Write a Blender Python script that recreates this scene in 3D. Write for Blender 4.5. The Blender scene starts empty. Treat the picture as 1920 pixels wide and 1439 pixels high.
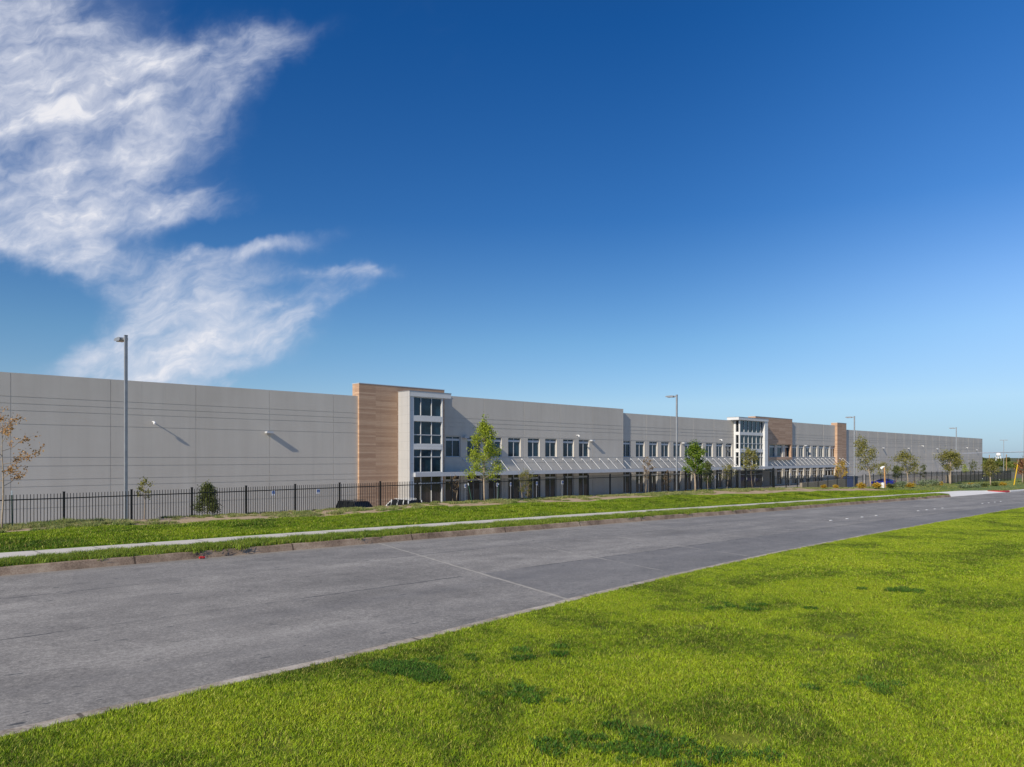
import bpy, math, random
import numpy as np
from mathutils import Vector, Matrix
random.seed(7); rng = np.random.default_rng(7)
C = bpy.context.scene.collection
SC = bpy.context.scene
R = math.radians
# ------------------------------------------------------------------ camera
# site axes: x runs along the facade, y goes away from the street, z is up; parking lot level is z = 0
EYE = 6.0; F = 1400.0; HY = 858.0
SN, CS = 1410/math.hypot(1410, 1400), 1400/math.hypot(1410, 1400)
cam = bpy.data.cameras.new('camera'); camo = bpy.data.objects.new('camera', cam); C.objects.link(camo)
cam.lens = F/1920*36; cam.sensor_width = 36; cam.shift_y = (HY-719.5)/1920; cam.clip_end = 20000; cam.clip_start = .1
camo.location = (0, 0, EYE); camo.rotation_euler = (R(90), 0, math.atan2(SN, CS)-R(90))
SC.camera = camo
# ------------------------------------------------------------------ light, sky, exposure
SUN_D = Vector((5.5, 1.0, -3.35)).normalized()
EL = math.asin(-SUN_D.z); ROT = math.atan2(-SUN_D.x, -SUN_D.y)
sun = bpy.data.lights.new('sun', 'SUN'); suno = bpy.data.objects.new('sun', sun); C.objects.link(suno)
sun.energy = 5.0; sun.angle = R(.5); sun.color = (1.0, .91, .76)
suno.rotation_euler = SUN_D.to_track_quat('-Z', 'Y').to_euler()
SC.view_settings.view_transform = 'Standard'; SC.view_settings.look = 'None'
SC.view_settings.exposure = 0.0; SC.view_settings.gamma = 1.0
W = bpy.data.worlds.new('World'); SC.world = W; W.use_nodes = True

class NT:
    """tiny node-tree helper"""
    def __init__(s, t): s.t = t; s.n = t.nodes; s.l = t.links
    def node(s, k, **kw):
        n = s.n.new(k)
        for a, b in kw.items(): setattr(n, a, b)
        return n
    def put(s, sock, v):
        if isinstance(v, bpy.types.NodeSocket): s.l.new(v, sock)
        elif v is not None: sock.default_value = v
    def m(s, op, a, b=None, c=None, clamp=False):
        n = s.node('ShaderNodeMath', operation=op, use_clamp=clamp)
        for i, v in enumerate((a, b, c)): s.put(n.inputs[i], v)
        return n.outputs[0]
    def vm(s, op, a, b=None):
        n = s.node('ShaderNodeVectorMath', operation=op); s.put(n.inputs[0], a)
        if b is not None: s.put(n.inputs[1], b)
        return n.outputs['Value'] if op in ('DOT_PRODUCT', 'LENGTH') else n.outputs[0]
    def xyz(s, x, y, z=0.0):
        n = s.node('ShaderNodeCombineXYZ')
        for i, v in enumerate((x, y, z)): s.put(n.inputs[i], v)
        return n.outputs[0]
    def sep(s, v):
        n = s.node('ShaderNodeSeparateXYZ'); s.put(n.inputs[0], v); return n.outputs
    def noise(s, v, scale, detail=4, rough=.55, dist=0.0, out=0):
        n = s.node('ShaderNodeTexNoise'); s.put(n.inputs['Vector'], v); n.inputs['Scale'].default_value = scale
        n.inputs['Detail'].default_value = detail; n.inputs['Roughness'].default_value = rough
        n.inputs['Distortion'].default_value = dist
        return n.outputs[out]
    def ramp(s, f, stops, interp='LINEAR'):
        n = s.node('ShaderNodeValToRGB'); s.put(n.inputs[0], f); e = n.color_ramp.elements; n.color_ramp.interpolation = interp
        while len(e) < len(stops): e.new(1)
        for q, (p, c) in zip(e, stops):
            q.position = p; q.color = (c, c, c, 1) if isinstance(c, (int, float)) else tuple(c)+(1,)
        return n.outputs[0]
    def mix(s, f, a, b, mode='MIX'):
        n = s.node('ShaderNodeMix', data_type='RGBA', blend_type=mode); s.put(n.inputs[0], f)
        for i, v in ((6, a), (7, b)):
            s.put(n.inputs[i], v if not isinstance(v, tuple) else tuple(v)[:3]+(1,))
        return n.outputs[2]
    def band(s, x, c, hw, soft):      # 1 near x == c
        return s.ss(s.m('ABSOLUTE', s.m('SUBTRACT', x, c)), hw+soft, hw)
    def ss(s, x, a, b):               # smooth step from a to b
        n = s.node('ShaderNodeMapRange', interpolation_type='SMOOTHSTEP'); s.put(n.inputs[0], x)
        n.inputs[1].default_value = min(a, b); n.inputs[2].default_value = max(a, b)
        n.inputs[3].default_value = 0 if a < b else 1; n.inputs[4].default_value = 1 if a < b else 0
        return n.outputs[0]

def build_world():
    w = NT(W.node_tree); bg = w.n['Background']
    sky = w.node('ShaderNodeTexSky', sky_type='NISHITA', sun_disc=False)
    sky.sun_elevation = EL; sky.sun_rotation = ROT; sky.altitude = 300; sky.air_density = 1.0; sky.dust_density = .25; sky.ozone_density = 3.0
    D = w.node('ShaderNodeTexCoord').outputs['Generated']
    fw = w.m('MAXIMUM', w.vm('DOT_PRODUCT', D, (CS, SN, 0)), .02)
    rx = w.m('DIVIDE', w.vm('DOT_PRODUCT', D, (SN, -CS, 0)), fw)
    up = w.m('DIVIDE', w.vm('DOT_PRODUCT', D, (0, 0, 1)), fw)
    K = 14.0                                     # hundreds of units per tangent
    X = w.m('MULTIPLY', rx, K); Y = w.m('MULTIPLY', up, K)
    P = w.xyz(X, Y)
    warp = w.noise(P, .45, 5, .6, 0, 1)
    wv = w.vm('SCALE', w.vm('SUBTRACT', warp, (.5, .5, .5))); wv.node.inputs[3].default_value = 1.6
    PW = w.vm('ADD', P, wv)
    sx, sy, _ = w.sep(PW)
    def el(cx, cy, a, b, ang, amp):              # soft ellipse; cx, cy in hundreds east of bearing / above horizon
        ca, sa = math.cos(R(ang)), math.sin(R(ang))
        dx = w.m('SUBTRACT', sx, cx); dy = w.m('SUBTRACT', sy, cy)
        u = w.m('DIVIDE', w.m('ADD', w.m('MULTIPLY', dx, ca), w.m('MULTIPLY', dy, sa)), a)
        v = w.m('DIVIDE', w.m('SUBTRACT', w.m('MULTIPLY', dy, ca), w.m('MULTIPLY', dx, sa)), b)
        r2 = w.m('ADD', w.m('MULTIPLY', u, u), w.m('MULTIPLY', v, v))
        return w.m('MULTIPLY', w.m('EXPONENT', w.m('MULTIPLY', r2, -1.0)), amp)
    def q(px, py, a, b, ang, amp): return el((px-960)/100, (HY-py)/100, a/100, b/100, ang, amp)
    blobs = [(60,110,260,170,10,.85),(100,260,250,130,0,.88),(90,400,210,90,-5,.8),(280,190,150,140,20,.45),(330,375,150,42,2,.45),
             (60,470,100,45,-8,.65),(500,85,170,40,18,.48),(420,120,100,60,30,.35),
             (270,510,140,44,-8,.7),(500,468,150,28,14,.75),(360,560,200,42,12,.66),(290,635,200,46,12,.7),(530,600,170,30,24,.7),
             (640,520,70,16,5,.65),(830,60,80,120,10,.10),(230,690,200,50,8,.72),(400,680,190,36,12,.6),(-220,150,260,300,0,.9)]
    s = None
    for b in blobs:
        e = q(*b); s = e if s is None else w.m('ADD', s, e)
    for b in [(470,425,130,24,12,-.45),(-10,300,70,30,0,-.5),(20,610,110,80,0,-.7),(620,260,120,130,0,-.35),(330,60,70,50,30,-.3),(150,600,50,50,0,-.2),(130,200,60,40,20,-.15)]: s = w.m('ADD', s, q(*b))
    mask = w.m('MINIMUM', s, 1.0)
    # two layers of cirrus: long combed streaks and a finer wispy layer
    wv2 = w.vm('SCALE', w.vm('SUBTRACT', w.noise(P, .7, 3, .55, 0, 1), (.5, .5, .5))); wv2.node.inputs[3].default_value = 1.3
    P2 = w.vm('ADD', P, wv2)
    def comb(ang, sc, scale, det, ro, off):      # streaks rising to the right at ang degrees
        vr = w.node('ShaderNodeVectorRotate', rotation_type='Z_AXIS'); w.put(vr.inputs['Vector'], P2); vr.inputs['Angle'].default_value = R(-ang)
        v = w.vm('ADD', w.vm('MULTIPLY', vr.outputs[0], (*sc, 1)), (off, off, off))
        return w.noise(v, scale, det, ro, .15)
    n1 = comb(12, (.30, 1.0), 1.1, 8, .58, 0); n2 = comb(42, (.45, 1.0), 1.5, 10, .64, 4.0); n3 = comb(16, (.22, 1.6), 2.0, 8, .6, 9.0); n4 = w.noise(P2, .5, 4, .55)
    n = w.m('ADD', w.m('ADD', w.m('MULTIPLY', n1, .34), w.m('MULTIPLY', n2, .28)), w.m('ADD', w.m('MULTIPLY', n3, .16), w.m('MULTIPLY', n4, .24)))
    d = w.m('ADD', w.m('MULTIPLY', mask, .62), w.m('MULTIPLY', w.m('SUBTRACT', n, .51), 3.7))
    a = w.ss(d, .0, 1.28)
    a = w.m('MULTIPLY', a, w.ss(mask, .02, .66))
    veil = w.m('MULTIPLY', w.ss(mask, .1, .9), w.m('MULTIPLY', n1, .42))
    a = w.m('MINIMUM', w.m('ADD', w.m('MULTIPLY', a, .86), veil), .94)
    a = w.m('MULTIPLY', a, w.ss(w.vm('DOT_PRODUCT', D, (CS, SN, 0)), .1, .3))
    # the sky's own colour: deeper blue with height, paler toward the far end of the street
    hgt = w.sep(D)[2]
    tint = w.ramp(hgt, [(0.0, (.42, .60, 1.0)), (.07, (.68, .81, 1.0)), (.15, (.55, .79, .97)), (.30, (.23, .58, .94)), (.50, (.10, .51, .97)), (.8, (.09, .46, .95))])
    side = w.m('MULTIPLY', w.ss(rx, .12, .80), w.ss(hgt, .03, .22))
    lift = w.mix(side, (1, 1, 1), (1.85, 1.42, 1.32))
    skc = w.mix(1.0, w.mix(1.0, sky.outputs[0], tint, 'MULTIPLY'), lift, 'MULTIPLY')
    cl = w.ramp(d, [(.15, (.50, .58, .76)), (.75, (.70, .735, .84)), (1.1, (.90, .89, .92))])
    cl = w.mix(1.0, cl, (10, 10, 10), 'MULTIPLY')
    col = w.mix(a, skc, cl)
    w.put(bg.inputs[0], col); bg.inputs[1].default_value = .10
build_world()

# ------------------------------------------------------------------ pixel helpers: ray of the photograph met with a site plane
def px(x, y, d):
    """point seen at photo pixel x, y on the vertical plane y = d"""
    r = (x-960)/F; t = d/(SN-CS*r)
    return Vector((t*(r*SN+CS), d, EYE-(y-HY)/F*t))
def ux(x, d): return px(x, HY, d).x
def zx(x, y, d): return px(x, y, d).z
def proj(u, d, z):
    X = u*SN-d*CS; Y = u*CS+d*SN
    return 960+F*X/Y, HY-F*(z-EYE)/Y, Y
def itp(x, pts):
    xs = [p[0] for p in pts]; ys = [p[1] for p in pts]
    return np.interp(x, xs, ys)
def road_z(u): return EYE+itp(u, [(-60,-2.72),(0,-2.79),(14,-2.9),(29,-3.07),(43,-3.28),(81,-3.8),(111,-4.2),(160,-4.75),(260,-5.6)])
def crest_z(u): return EYE+itp(u, [(-60,-2.4),(0,-2.49),(8,-2.5),(17.8,-2.58),(25.6,-2.52),(32,-2.57),(46.5,-2.69),(58,-2.71),(66.8,-2.86),(84,-3.32),(112.7,-3.66),(159,-4.26),(260,-5.3)])
def near_edge(u): return itp(u, [(-60,8.2),(1.6,8.87),(6.2,9.12),(11.3,9.72),(15,10.1),(21.5,10.6),(40,11.3),(62.9,11.9),(130,13.2),(260,15)])
FAR = 21.2
def bump(u, y): return .05*math.sin(u*.9+y*.4)*math.sin(y*.7-u*.23)+.03*math.sin(u*2.1+1.3*y)
def ground(u, y):
    rz = float(road_z(u)); cz = float(crest_z(u)); ye = float(near_edge(u))
    if y < ye: return rz+.12+.03*min(1, (ye-y)/3)
    if y < FAR: return rz
    sz = rz+.2
    if y < 24.4: return sz
    if y < 31.2:
        f = (y-24.4)/6.8; f = f*f*(3-2*f); return sz*(1-f)+cz*f+bump(u, y)*.6*min(1, y-24.4)
    if y < 32.2: return cz+bump(u, y)*.6
    f = min(1, (y-32.2)/7.5); far = min(1, max(0, (u-150)/20))
    low = 0.02*(1-far)+(cz-.3)*far
    f = f*f*(3-2*f); return cz*(1-f)+low*f

# ------------------------------------------------------------------ object helpers
def link(o, parent=None):
    C.objects.link(o)
    if parent is not None: o.parent = parent
    return o
def info(o, label=None, cat=None, group=None, kind=None):
    if label: o['label'] = label
    if cat: o['category'] = cat
    if group: o['group'] = group
    if kind: o['kind'] = kind
    return o
def thing(name, label, cat, loc, rz=0, group=None):
    o = bpy.data.objects.new(name, None); o.empty_display_size = .3; C.objects.link(o)
    o.location = loc; o.rotation_euler = (0, 0, rz); return info(o, label, cat, group)
class MB:
    def __init__(s): s.v = []; s.f = []; s.mi = []; s.k = 0
    def face(s, pts, k=0):
        i = len(s.v); s.v += [tuple(p) for p in pts]; s.f.append(tuple(range(i, i+len(pts)))); s.mi.append(k)
    def box(s, x0, x1, y0, y1, z0, z1, k=0):
        i = len(s.v)
        s.v += [(x0,y0,z0),(x1,y0,z0),(x1,y1,z0),(x0,y1,z0),(x0,y0,z1),(x1,y0,z1),(x1,y1,z1),(x0,y1,z1)]
        for q in ((0,3,2,1),(4,5,6,7),(0,1,5,4),(1,2,6,5),(2,3,7,6),(3,0,4,7)): s.f.append(tuple(i+j for j in q)); s.mi.append(k)
        return s
    def tube(s, pts, rs, n=6, k=0, cap=True):
        rings = []
        for j, p in enumerate(pts):
            p = Vector(p); a = Vector(pts[max(j-1, 0)]); b = Vector(pts[min(j+1, len(pts)-1)])
            d = (b-a).normalized(); up = Vector((0, 0, 1)) if abs(d.z) < .9 else Vector((1, 0, 0))
            e1 = d.cross(up).normalized(); e2 = d.cross(e1); i = len(s.v); r = rs[j] if isinstance(rs, (list, tuple)) else rs
            for q in range(n):
                t = 2*math.pi*q/n+math.pi/4; s.v.append(tuple(p+e1*(r*math.cos(t))+e2*(r*math.sin(t))))
            rings.append(i)
        for a, b in zip(rings, rings[1:]):
            for q in range(n): s.f.append((a+q, a+(q+1) % n, b+(q+1) % n, b+q)); s.mi.append(k)
        if cap:
            s.f.append(tuple(rings[0]+q for q in range(n))[::-1]); s.mi.append(k)
            s.f.append(tuple(rings[-1]+q for q in range(n))); s.mi.append(k)
        return s
    def prism(s, prof, y0, y1, k=0, ins=0):
        """profile in x,z extruded along y"""
        i = len(s.v); n = len(prof)
        for y in (y0, y1): s.v += [(p[0], y, p[1]) for p in prof]
        s.f.append(tuple(range(i, i+n))); s.f.append(tuple(range(i+2*n-1, i+n-1, -1))); s.mi += [k, k]
        for q in range(n): s.f.append((i+(q+1) % n, i+q, i+n+q, i+n+(q+1) % n)); s.mi.append(k)
        return s
    def revolve(s, prof, c, n=16, axis='z', k=0):
        i = len(s.v); m = len(prof)
        for q in range(n):
            t = 2*math.pi*q/n
            for (r, h) in prof:
                a, b = r*math.cos(t), r*math.sin(t)
                s.v.append((c[0]+a, c[1]+b, c[2]+h) if axis == 'z' else (c[0]+a, c[1]+h, c[2]+b))
        for q in range(n):
            for j in range(m-1):
                a = i+q*m+j; b = i+((q+1) % n)*m+j; s.f.append((a, b, b+1, a+1)); s.mi.append(k)
        return s
    def mesh(s, name, mats, smooth=False):
        me = bpy.data.meshes.new(name); me.from_pydata(s.v, [], s.f)
        for m in (mats if isinstance(mats, (list, tuple)) else [mats]): me.materials.append(m)
        if len(me.materials) > 1: me.polygons.foreach_set('material_index', s.mi)
        if smooth: me.polygons.foreach_set('use_smooth', [True]*len(me.polygons))
        me.validate(); me.update(); return me
    def build(s, name, mats, parent=None, org=None, smooth=False, loc=None, bevel=0):
        if org is not None: s.v = [(a-org[0], b-org[1], c-org[2]) for a, b, c in s.v]
        o = bpy.data.objects.new(name, s.mesh(name, mats, smooth)); link(o, parent)
        if loc is not None: o.location = loc
        elif org is not None and parent is None: o.location = org
        if bevel:
            b = o.modifiers.new('bevel', 'BEVEL'); b.width = bevel; b.segments = 2; b.limit_method = 'ANGLE'
        return o
def copy_tree(o, parent=None):
    c = o.copy(); link(c)
    if parent is not None: c.parent = parent
    for ch in list(o.children): copy_tree(ch, c)
    return c

# ------------------------------------------------------------------ materials
def new_mat(name):
    m = bpy.data.materials.new(name); m.use_nodes = True; t = NT(m.node_tree); return m, t, t.n['Principled BSDF']
def pos(t): return t.node('ShaderNodeNewGeometry').outputs['Position']
def simple(name, col, rough=.5, metal=0, var=.06, scale=8, spec=.5, bumpv=0, bscale=40):
    m, t, b = new_mat(name); P = t.node('ShaderNodeTexCoord').outputs['Object']
    n = t.noise(P, scale, 5, .6)
    c = t.ramp(n, [(.3, tuple(max(0, v*(1-var*2)) for v in col)), (.7, tuple(min(1, v*(1+var)) for v in col))])
    t.put(b.inputs['Base Color'], c); b.inputs['Roughness'].default_value = rough; b.inputs['Metallic'].default_value = metal
    b.inputs['Specular IOR Level'].default_value = spec
    if bumpv:
        bp = t.node('ShaderNodeBump'); bp.inputs[0].default_value = bumpv; bp.inputs[1].default_value = .02
        t.put(bp.inputs[2], t.noise(P, bscale, 3)); t.put(b.inputs['Normal'], bp.outputs[0])
    return m
def bump_to(t, b, h, strength, dist):
    bp = t.node('ShaderNodeBump'); bp.inputs[0].default_value = strength; bp.inputs[1].default_value = dist
    t.put(bp.inputs[2], h); t.put(b.inputs['Normal'], bp.outputs[0])

def mat_concrete_wall():
    m, t, b = new_mat('painted_concrete'); P = pos(t); x, y, z = t.sep(P)
    big = t.noise(P, .12, 5, .6); st = t.noise(t.xyz(t.m('MULTIPLY', x, .8), 0, t.m('MULTIPLY', z, .12)), 1, 3, .5)
    f = t.m('ADD', t.m('MULTIPLY', big, .55), t.m('MULTIPLY', st, .45))
    c = t.ramp(f, [(.34, (.52, .475, .41)), (.66, (.60, .555, .485))])
    # each tilt-up panel has its own faint tone
    pn = t.m('FLOOR', t.m('DIVIDE', t.m('SUBTRACT', x, 44.5), 7.6)); wn = t.node('ShaderNodeTexWhiteNoise', noise_dimensions='1D'); t.put(wn.inputs['W'], pn)
    c = t.mix(t.m('MULTIPLY', wn.outputs[0], .14), c, (.40, .385, .36))
    dirt = t.noise(t.xyz(t.m('MULTIPLY', x, 2.2), 0, t.m('MULTIPLY', z, .05)), 1, 5, .65)
    c = t.mix(t.m('MULTIPLY', t.m('MULTIPLY', t.ss(dirt, .52, .75), t.ss(t.noise(P, .09, 3), .4, .6)), .22), c, (.30, .29, .27))
    t.put(b.inputs['Base Color'], c); b.inputs['Roughness'].default_value = .85; b.inputs['Specular IOR Level'].default_value = .25
    h = t.m('ADD', t.noise(P, 6, 3, .6), t.m('MULTIPLY', t.noise(P, .5, 3), 1.2)); bump_to(t, b, h, .12, .03); return m
def mat_wood():
    m, t, b = new_mat('wood_cladding'); P = pos(t); x, y, z = t.sep(P)
    row = t.m('DIVIDE', z, .19); ri = t.m('FLOOR', row)
    off = t.m('MULTIPLY', t.m('SUBTRACT', x, 47.6), 1/3.05)
    pc = t.m('FLOOR', t.m('ADD', off, t.m('MULTIPLY', y, .8)))
    wn = t.node('ShaderNodeTexWhiteNoise', noise_dimensions='2D'); t.put(wn.inputs[0], t.xyz(ri, pc))
    gr = t.noise(t.xyz(t.m('MULTIPLY', x, .9), t.m('MULTIPLY', y, .9), t.m('MULTIPLY', z, 16)), 1.3, 6, .65)
    f = t.m('ADD', t.m('MULTIPLY', wn.outputs[0], .34), t.m('MULTIPLY', gr, .66))
    c = t.ramp(f, [(.2, (.33, .20, .13)), (.5, (.47, .305, .20)), (.8, (.58, .41, .285))])
    fr = t.m('FRACT', row); joint = t.m('MAXIMUM', t.band(fr, .0, .05, .03), t.band(t.m('FRACT', off), .0, .004, .003))
    c = t.mix(t.m('MULTIPLY', joint, .6), c, (.13, .075, .045))
    t.put(b.inputs['Base Color'], c); b.inputs['Roughness'].default_value = .6; b.inputs['Specular IOR Level'].default_value = .3
    bump_to(t, b, t.m('SUBTRACT', gr, joint), .3, .02); return m
def mat_metal_panel(name, col, seam_z=1.05, seam_x=0.0):
    m, t, b = new_mat(name); P = pos(t); x, y, z = t.sep(P)
    j = t.band(t.m('FRACT', t.m('DIVIDE', z, seam_z)), .5, .008, .006)
    if seam_x: j = t.m('MAXIMUM', j, t.band(t.m('FRACT', t.m('DIVIDE', y, seam_x)), .5, .012, .01))
    n = t.noise(P, .8, 4)
    c = t.mix(t.m('MULTIPLY', j, .5), t.ramp(n, [(.3, tuple(v*.93 for v in col)), (.7, col)]), tuple(v*.45 for v in col))
    t.put(b.inputs['Base Color'], c); b.inputs['Roughness'].default_value = .45; b.inputs['Metallic'].default_value = 0.0
    bump_to(t, b, j, -.3, .02); return m
def mat_glass(name, col, ior=1.65, rough=.03):
    m, t, b = new_mat(name); P = pos(t)
    t.put(b.inputs['Base Color'], t.ramp(t.noise(P, .5, 3), [(.35, tuple(v*.5 for v in col)), (.65, tuple(v*1.5 for v in col))]))
    b.inputs['Roughness'].default_value = rough; b.inputs['IOR'].default_value = ior
    bump_to(t, b, t.noise(P, .35, 2), .03, .08); return m
def mat_road():
    m, t, b = new_mat('road_surface'); P = pos(t); x, y, z = t.sep(P)
    big = t.noise(t.xyz(t.m('MULTIPLY', x, .16), t.m('MULTIPLY', y, .5), 0), 1, 5, .6)
    med = t.noise(P, 1.3, 6, .65); fine = t.noise(P, 30, 5, .85); sp = t.noise(P, 12, 4, .75)
    f = t.m('ADD', t.m('ADD', t.m('MULTIPLY', big, .22), t.m('MULTIPLY', med, .14)), t.m('ADD', t.m('MULTIPLY', fine, .42), t.m('MULTIPLY', sp, .22)))
    c = t.ramp(f, [(.40, (.125, .117, .104)), (.5, (.275, .255, .226)), (.60, (.49, .455, .40))])
    # slabs of slightly different age
    sk0 = t.m('ADD', x, t.m('MULTIPLY', t.m('SUBTRACT', y, 10.0), -.28))
    ln = t.m('ADD', t.ss(y, 13.69, 13.71), t.ss(y, 17.69, 17.71)); wn = t.node('ShaderNodeTexWhiteNoise', noise_dimensions='2D')
    t.put(wn.inputs[0], t.xyz(t.m('FLOOR', t.m('DIVIDE', t.m('SUBTRACT', sk0, 11.5), 9.2)), ln)); c = t.mix(t.m('MULTIPLY', wn.outputs[0], .2), c, (.15, .145, .14))
    # tyre tracks: long smooth darker bands
    tr = t.noise(t.xyz(t.m('MULTIPLY', x, .045), t.m('MULTIPLY', y, .62), 3.1), 1, 3, .5)
    c = t.mix(t.m('MULTIPLY', t.ss(tr, .5, .68), .34), c, (.15, .145, .14))
    # a re-laid slab beyond the first wide joint, darker
    skew = t.m('ADD', x, t.m('MULTIPLY', t.m('SUBTRACT', y, 10.0), -.28))
    pt = t.m('MULTIPLY', t.m('MULTIPLY', t.ss(skew, 11.5, 11.65), t.ss(y, 13.75, 13.65)), .32)
    c = t.mix(pt, c, (.14, .14, .145))
    wob = t.m('MULTIPLY', t.m('SUBTRACT', t.noise(P, 1.8, 4), .5), .12)
    brk = t.ss(t.noise(P, .55, 5, .7), .42, .56)
    for yy, hw in ((17.7, .014), (13.7, .018)):
        c = t.mix(t.m('MULTIPLY', t.m('MULTIPLY', t.band(t.m('ADD', y, wob), yy, hw, .03), brk), .75), c, (.045, .046, .05))
    fx = t.m('MULTIPLY', t.m('FRACT', t.m('ADD', t.m('DIVIDE', t.m('SUBTRACT', skew, 11.5), 4.6), .5)), 4.6)
    brk2 = t.ss(t.noise(t.xyz(t.m('MULTIPLY', x, .35), t.m('MULTIPLY', y, .7), 9.0), 1, 3), .44, .6)
    jt = t.band(t.m('ADD', fx, wob), 2.3, .02, .035)
    first = t.band(skew, 11.5, .3, .2)
    c = t.mix(t.m('MULTIPLY', jt, t.m('MAXIMUM', t.m('MULTIPLY', brk2, t.m('MULTIPLY', t.ss(skew, 9.5, 12), .75)), t.m('MULTIPLY', first, t.m('MULTIPLY', t.noise(P, 3, 4, .7), 1.5)))), c, (.48, .44, .37))
    # pale dusty gutters by the kerbs
    g = t.ss(y, 20.7, 21.15); c = t.mix(t.m('MULTIPLY', g, t.m('MULTIPLY', t.noise(P, 2.5, 4), .9)), c, (.33, .29, .24))
    # small tar marks
    tar = t.noise(t.xyz(t.m('MULTIPLY', x, 1.1), t.m('MULTIPLY', y, 4.0), 1.0), 2.2, 2, .4)
    c = t.mix(t.m('MULTIPLY', t.ss(tar, .715, .74), .8), c, (.05, .055, .06))
    t.put(b.inputs['Base Color'], c); b.inputs['Roughness'].default_value = .8; b.inputs['Specular IOR Level'].default_value = .35
    bump_to(t, b, t.m('ADD', fine, t.m('MULTIPLY', sp, 1.2)), .8, .02); return m
def mat_ground(name, stops, scale=1.2, fine=22, bumpv=.5, rough=.9, joint=0):
    m, t, b = new_mat(name); P = pos(t)
    f = t.m('ADD', t.m('MULTIPLY', t.noise(P, scale, 6, .65), .6), t.m('MULTIPLY', t.noise(P, fine, 5, .7), .4))
    c = t.ramp(f, stops)
    if joint: c = t.mix(t.m('MULTIPLY', t.band(t.m('MULTIPLY', t.m('FRACT', t.m('DIVIDE', t.sep(P)[0], joint)), joint), joint/2, .015, .02), .8), c, tuple(v*.4 for v in stops[0][1]))
    t.put(b.inputs['Base Color'], c); b.inputs['Roughness'].default_value = rough; b.inputs['Specular IOR Level'].default_value = .2
    bump_to(t, b, t.noise(P, fine, 5, .7), bumpv, .03); return m
def grass_tone(t, P, cols, s1=.42, s2=2.4):
    """patches of three greens over the site"""
    px_ = t.vm('MULTIPLY', P, (1, 1, 0)); 
    n1 = t.noise(px_, s1, 5, .6, .6); n2 = t.noise(px_, s2, 5, .65)
    n3 = t.noise(px_, 11.0, 4, .7)
    f = t.m('ADD', t.m('ADD', t.m('MULTIPLY', n1, .46), t.m('MULTIPLY', n2, .26)), t.m('MULTIPLY', n3, .28))
    return t.ramp(f, [(.39, cols[0]), (.455, cols[1]), (.51, cols[2]), (.63, cols[3])])
def mat_blades(name, cols, s1=.42, s2=2.4, tip=(.46, .44, .10)):
    m, t, b = new_mat(name); P = pos(t)
    c = grass_tone(t, P, cols, s1, s2)
    at = t.node('ShaderNodeAttribute', attribute_name='rnd'); r, h, _ = t.sep(at.outputs['Vector'])
    c = t.mix(t.ss(r, .84, .98), c, tip)
    c = t.mix(t.m('MULTIPLY', t.ss(h, .86, .9), .8), c, (.22, .15, .05))
    c = t.mix(t.m('MULTIPLY', t.ss(h, .12, .08), .7), c, (.05, .16, .01))
    k = t.m('ADD', .45, t.m('MULTIPLY', r, 1.2))
    hs = t.node('ShaderNodeHueSaturation'); t.put(hs.inputs['Value'], k); t.put(hs.inputs['Color'], c); c = hs.outputs[0]
    t.put(b.inputs['Base Color'], c); b.inputs['Roughness'].default_value = .55; b.inputs['Specular IOR Level'].default_value = .25
    tr = t.node('ShaderNodeBsdfTranslucent'); t.put(tr.inputs[0], c)
    mx = t.node('ShaderNodeMixShader'); mx.inputs[0].default_value = .35
    t.put(mx.inputs[1], b.outputs[0]); t.put(mx.inputs[2], tr.outputs[0]); t.put(t.n['Material Output'].inputs[0], mx.outputs[0]); return m
def mat_leaf(name, a, b_, c_, trans=.35):
    m, t, b = new_mat(name)
    at = t.node('ShaderNodeAttribute', attribute_name='rnd'); r, h, _ = t.sep(at.outputs['Vector'])
    c = t.ramp(r, [(0, a), (.55, b_), (1, c_)])
    t.put(b.inputs['Base Color'], c); b.inputs['Roughness'].default_value = .5; b.inputs['Specular IOR Level'].default_value = .3
    tr = t.node('ShaderNodeBsdfTranslucent'); t.put(tr.inputs[0], c)
    mx = t.node('ShaderNodeMixShader'); mx.inputs[0].default_value = trans
    t.put(mx.inputs[1], b.outputs[0]); t.put(mx.inputs[2], tr.outputs[0]); t.put(t.n['Material Output'].inputs[0], mx.outputs[0]); return m

M = {}
M['wall'] = mat_concrete_wall(); M['wood'] = mat_wood()
M['side_panel'] = mat_metal_panel('pale_side_panel', (.44, .435, .43), 1.05, 1.1)
M['white_panel'] = mat_metal_panel('white_panel', (.66, .66, .65), 2.1)
M['fascia'] = simple('canopy_fascia', (.47, .48, .50), .4, .0, .03, 2)
M['frame'] = simple('white_window_frame', (.52, .53, .54), .4, 0, .03)
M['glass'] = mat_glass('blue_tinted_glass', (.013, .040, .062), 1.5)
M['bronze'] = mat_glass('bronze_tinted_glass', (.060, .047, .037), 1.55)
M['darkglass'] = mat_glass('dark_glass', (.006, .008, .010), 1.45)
M['galv'] = simple('galvanised_steel', (.30, .31, .33), .45, .3, .08, 3)
M['rod'] = simple('white_steel_rod', (.62, .62, .62), .4, .1, .03)
M['black_steel'] = simple('black_steel', (.012, .012, .013), .35, .3, .2, 20)
M['white'] = simple('white_paint', (.82, .82, .82), .45, 0, .04)
M['lamp_lens'] = simple('amber_lens', (.42, .26, .12), .3, 0, .1)
M['road'] = mat_road()
M['gutter'] = mat_ground('kerb_concrete', [(.36, (.12, .085, .062)), (.5, (.29, .21, .15)), (.64, (.46, .36, .27))], 1.3, 24, .9, joint=4.6)
M['kerb_edge'] = mat_ground('worn_kerb_edge', [(.36, (.18, .15, .115)), (.5, (.42, .36, .29)), (.64, (.62, .56, .47))], 2.2, 24, 1.0, joint=4.6)
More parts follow.
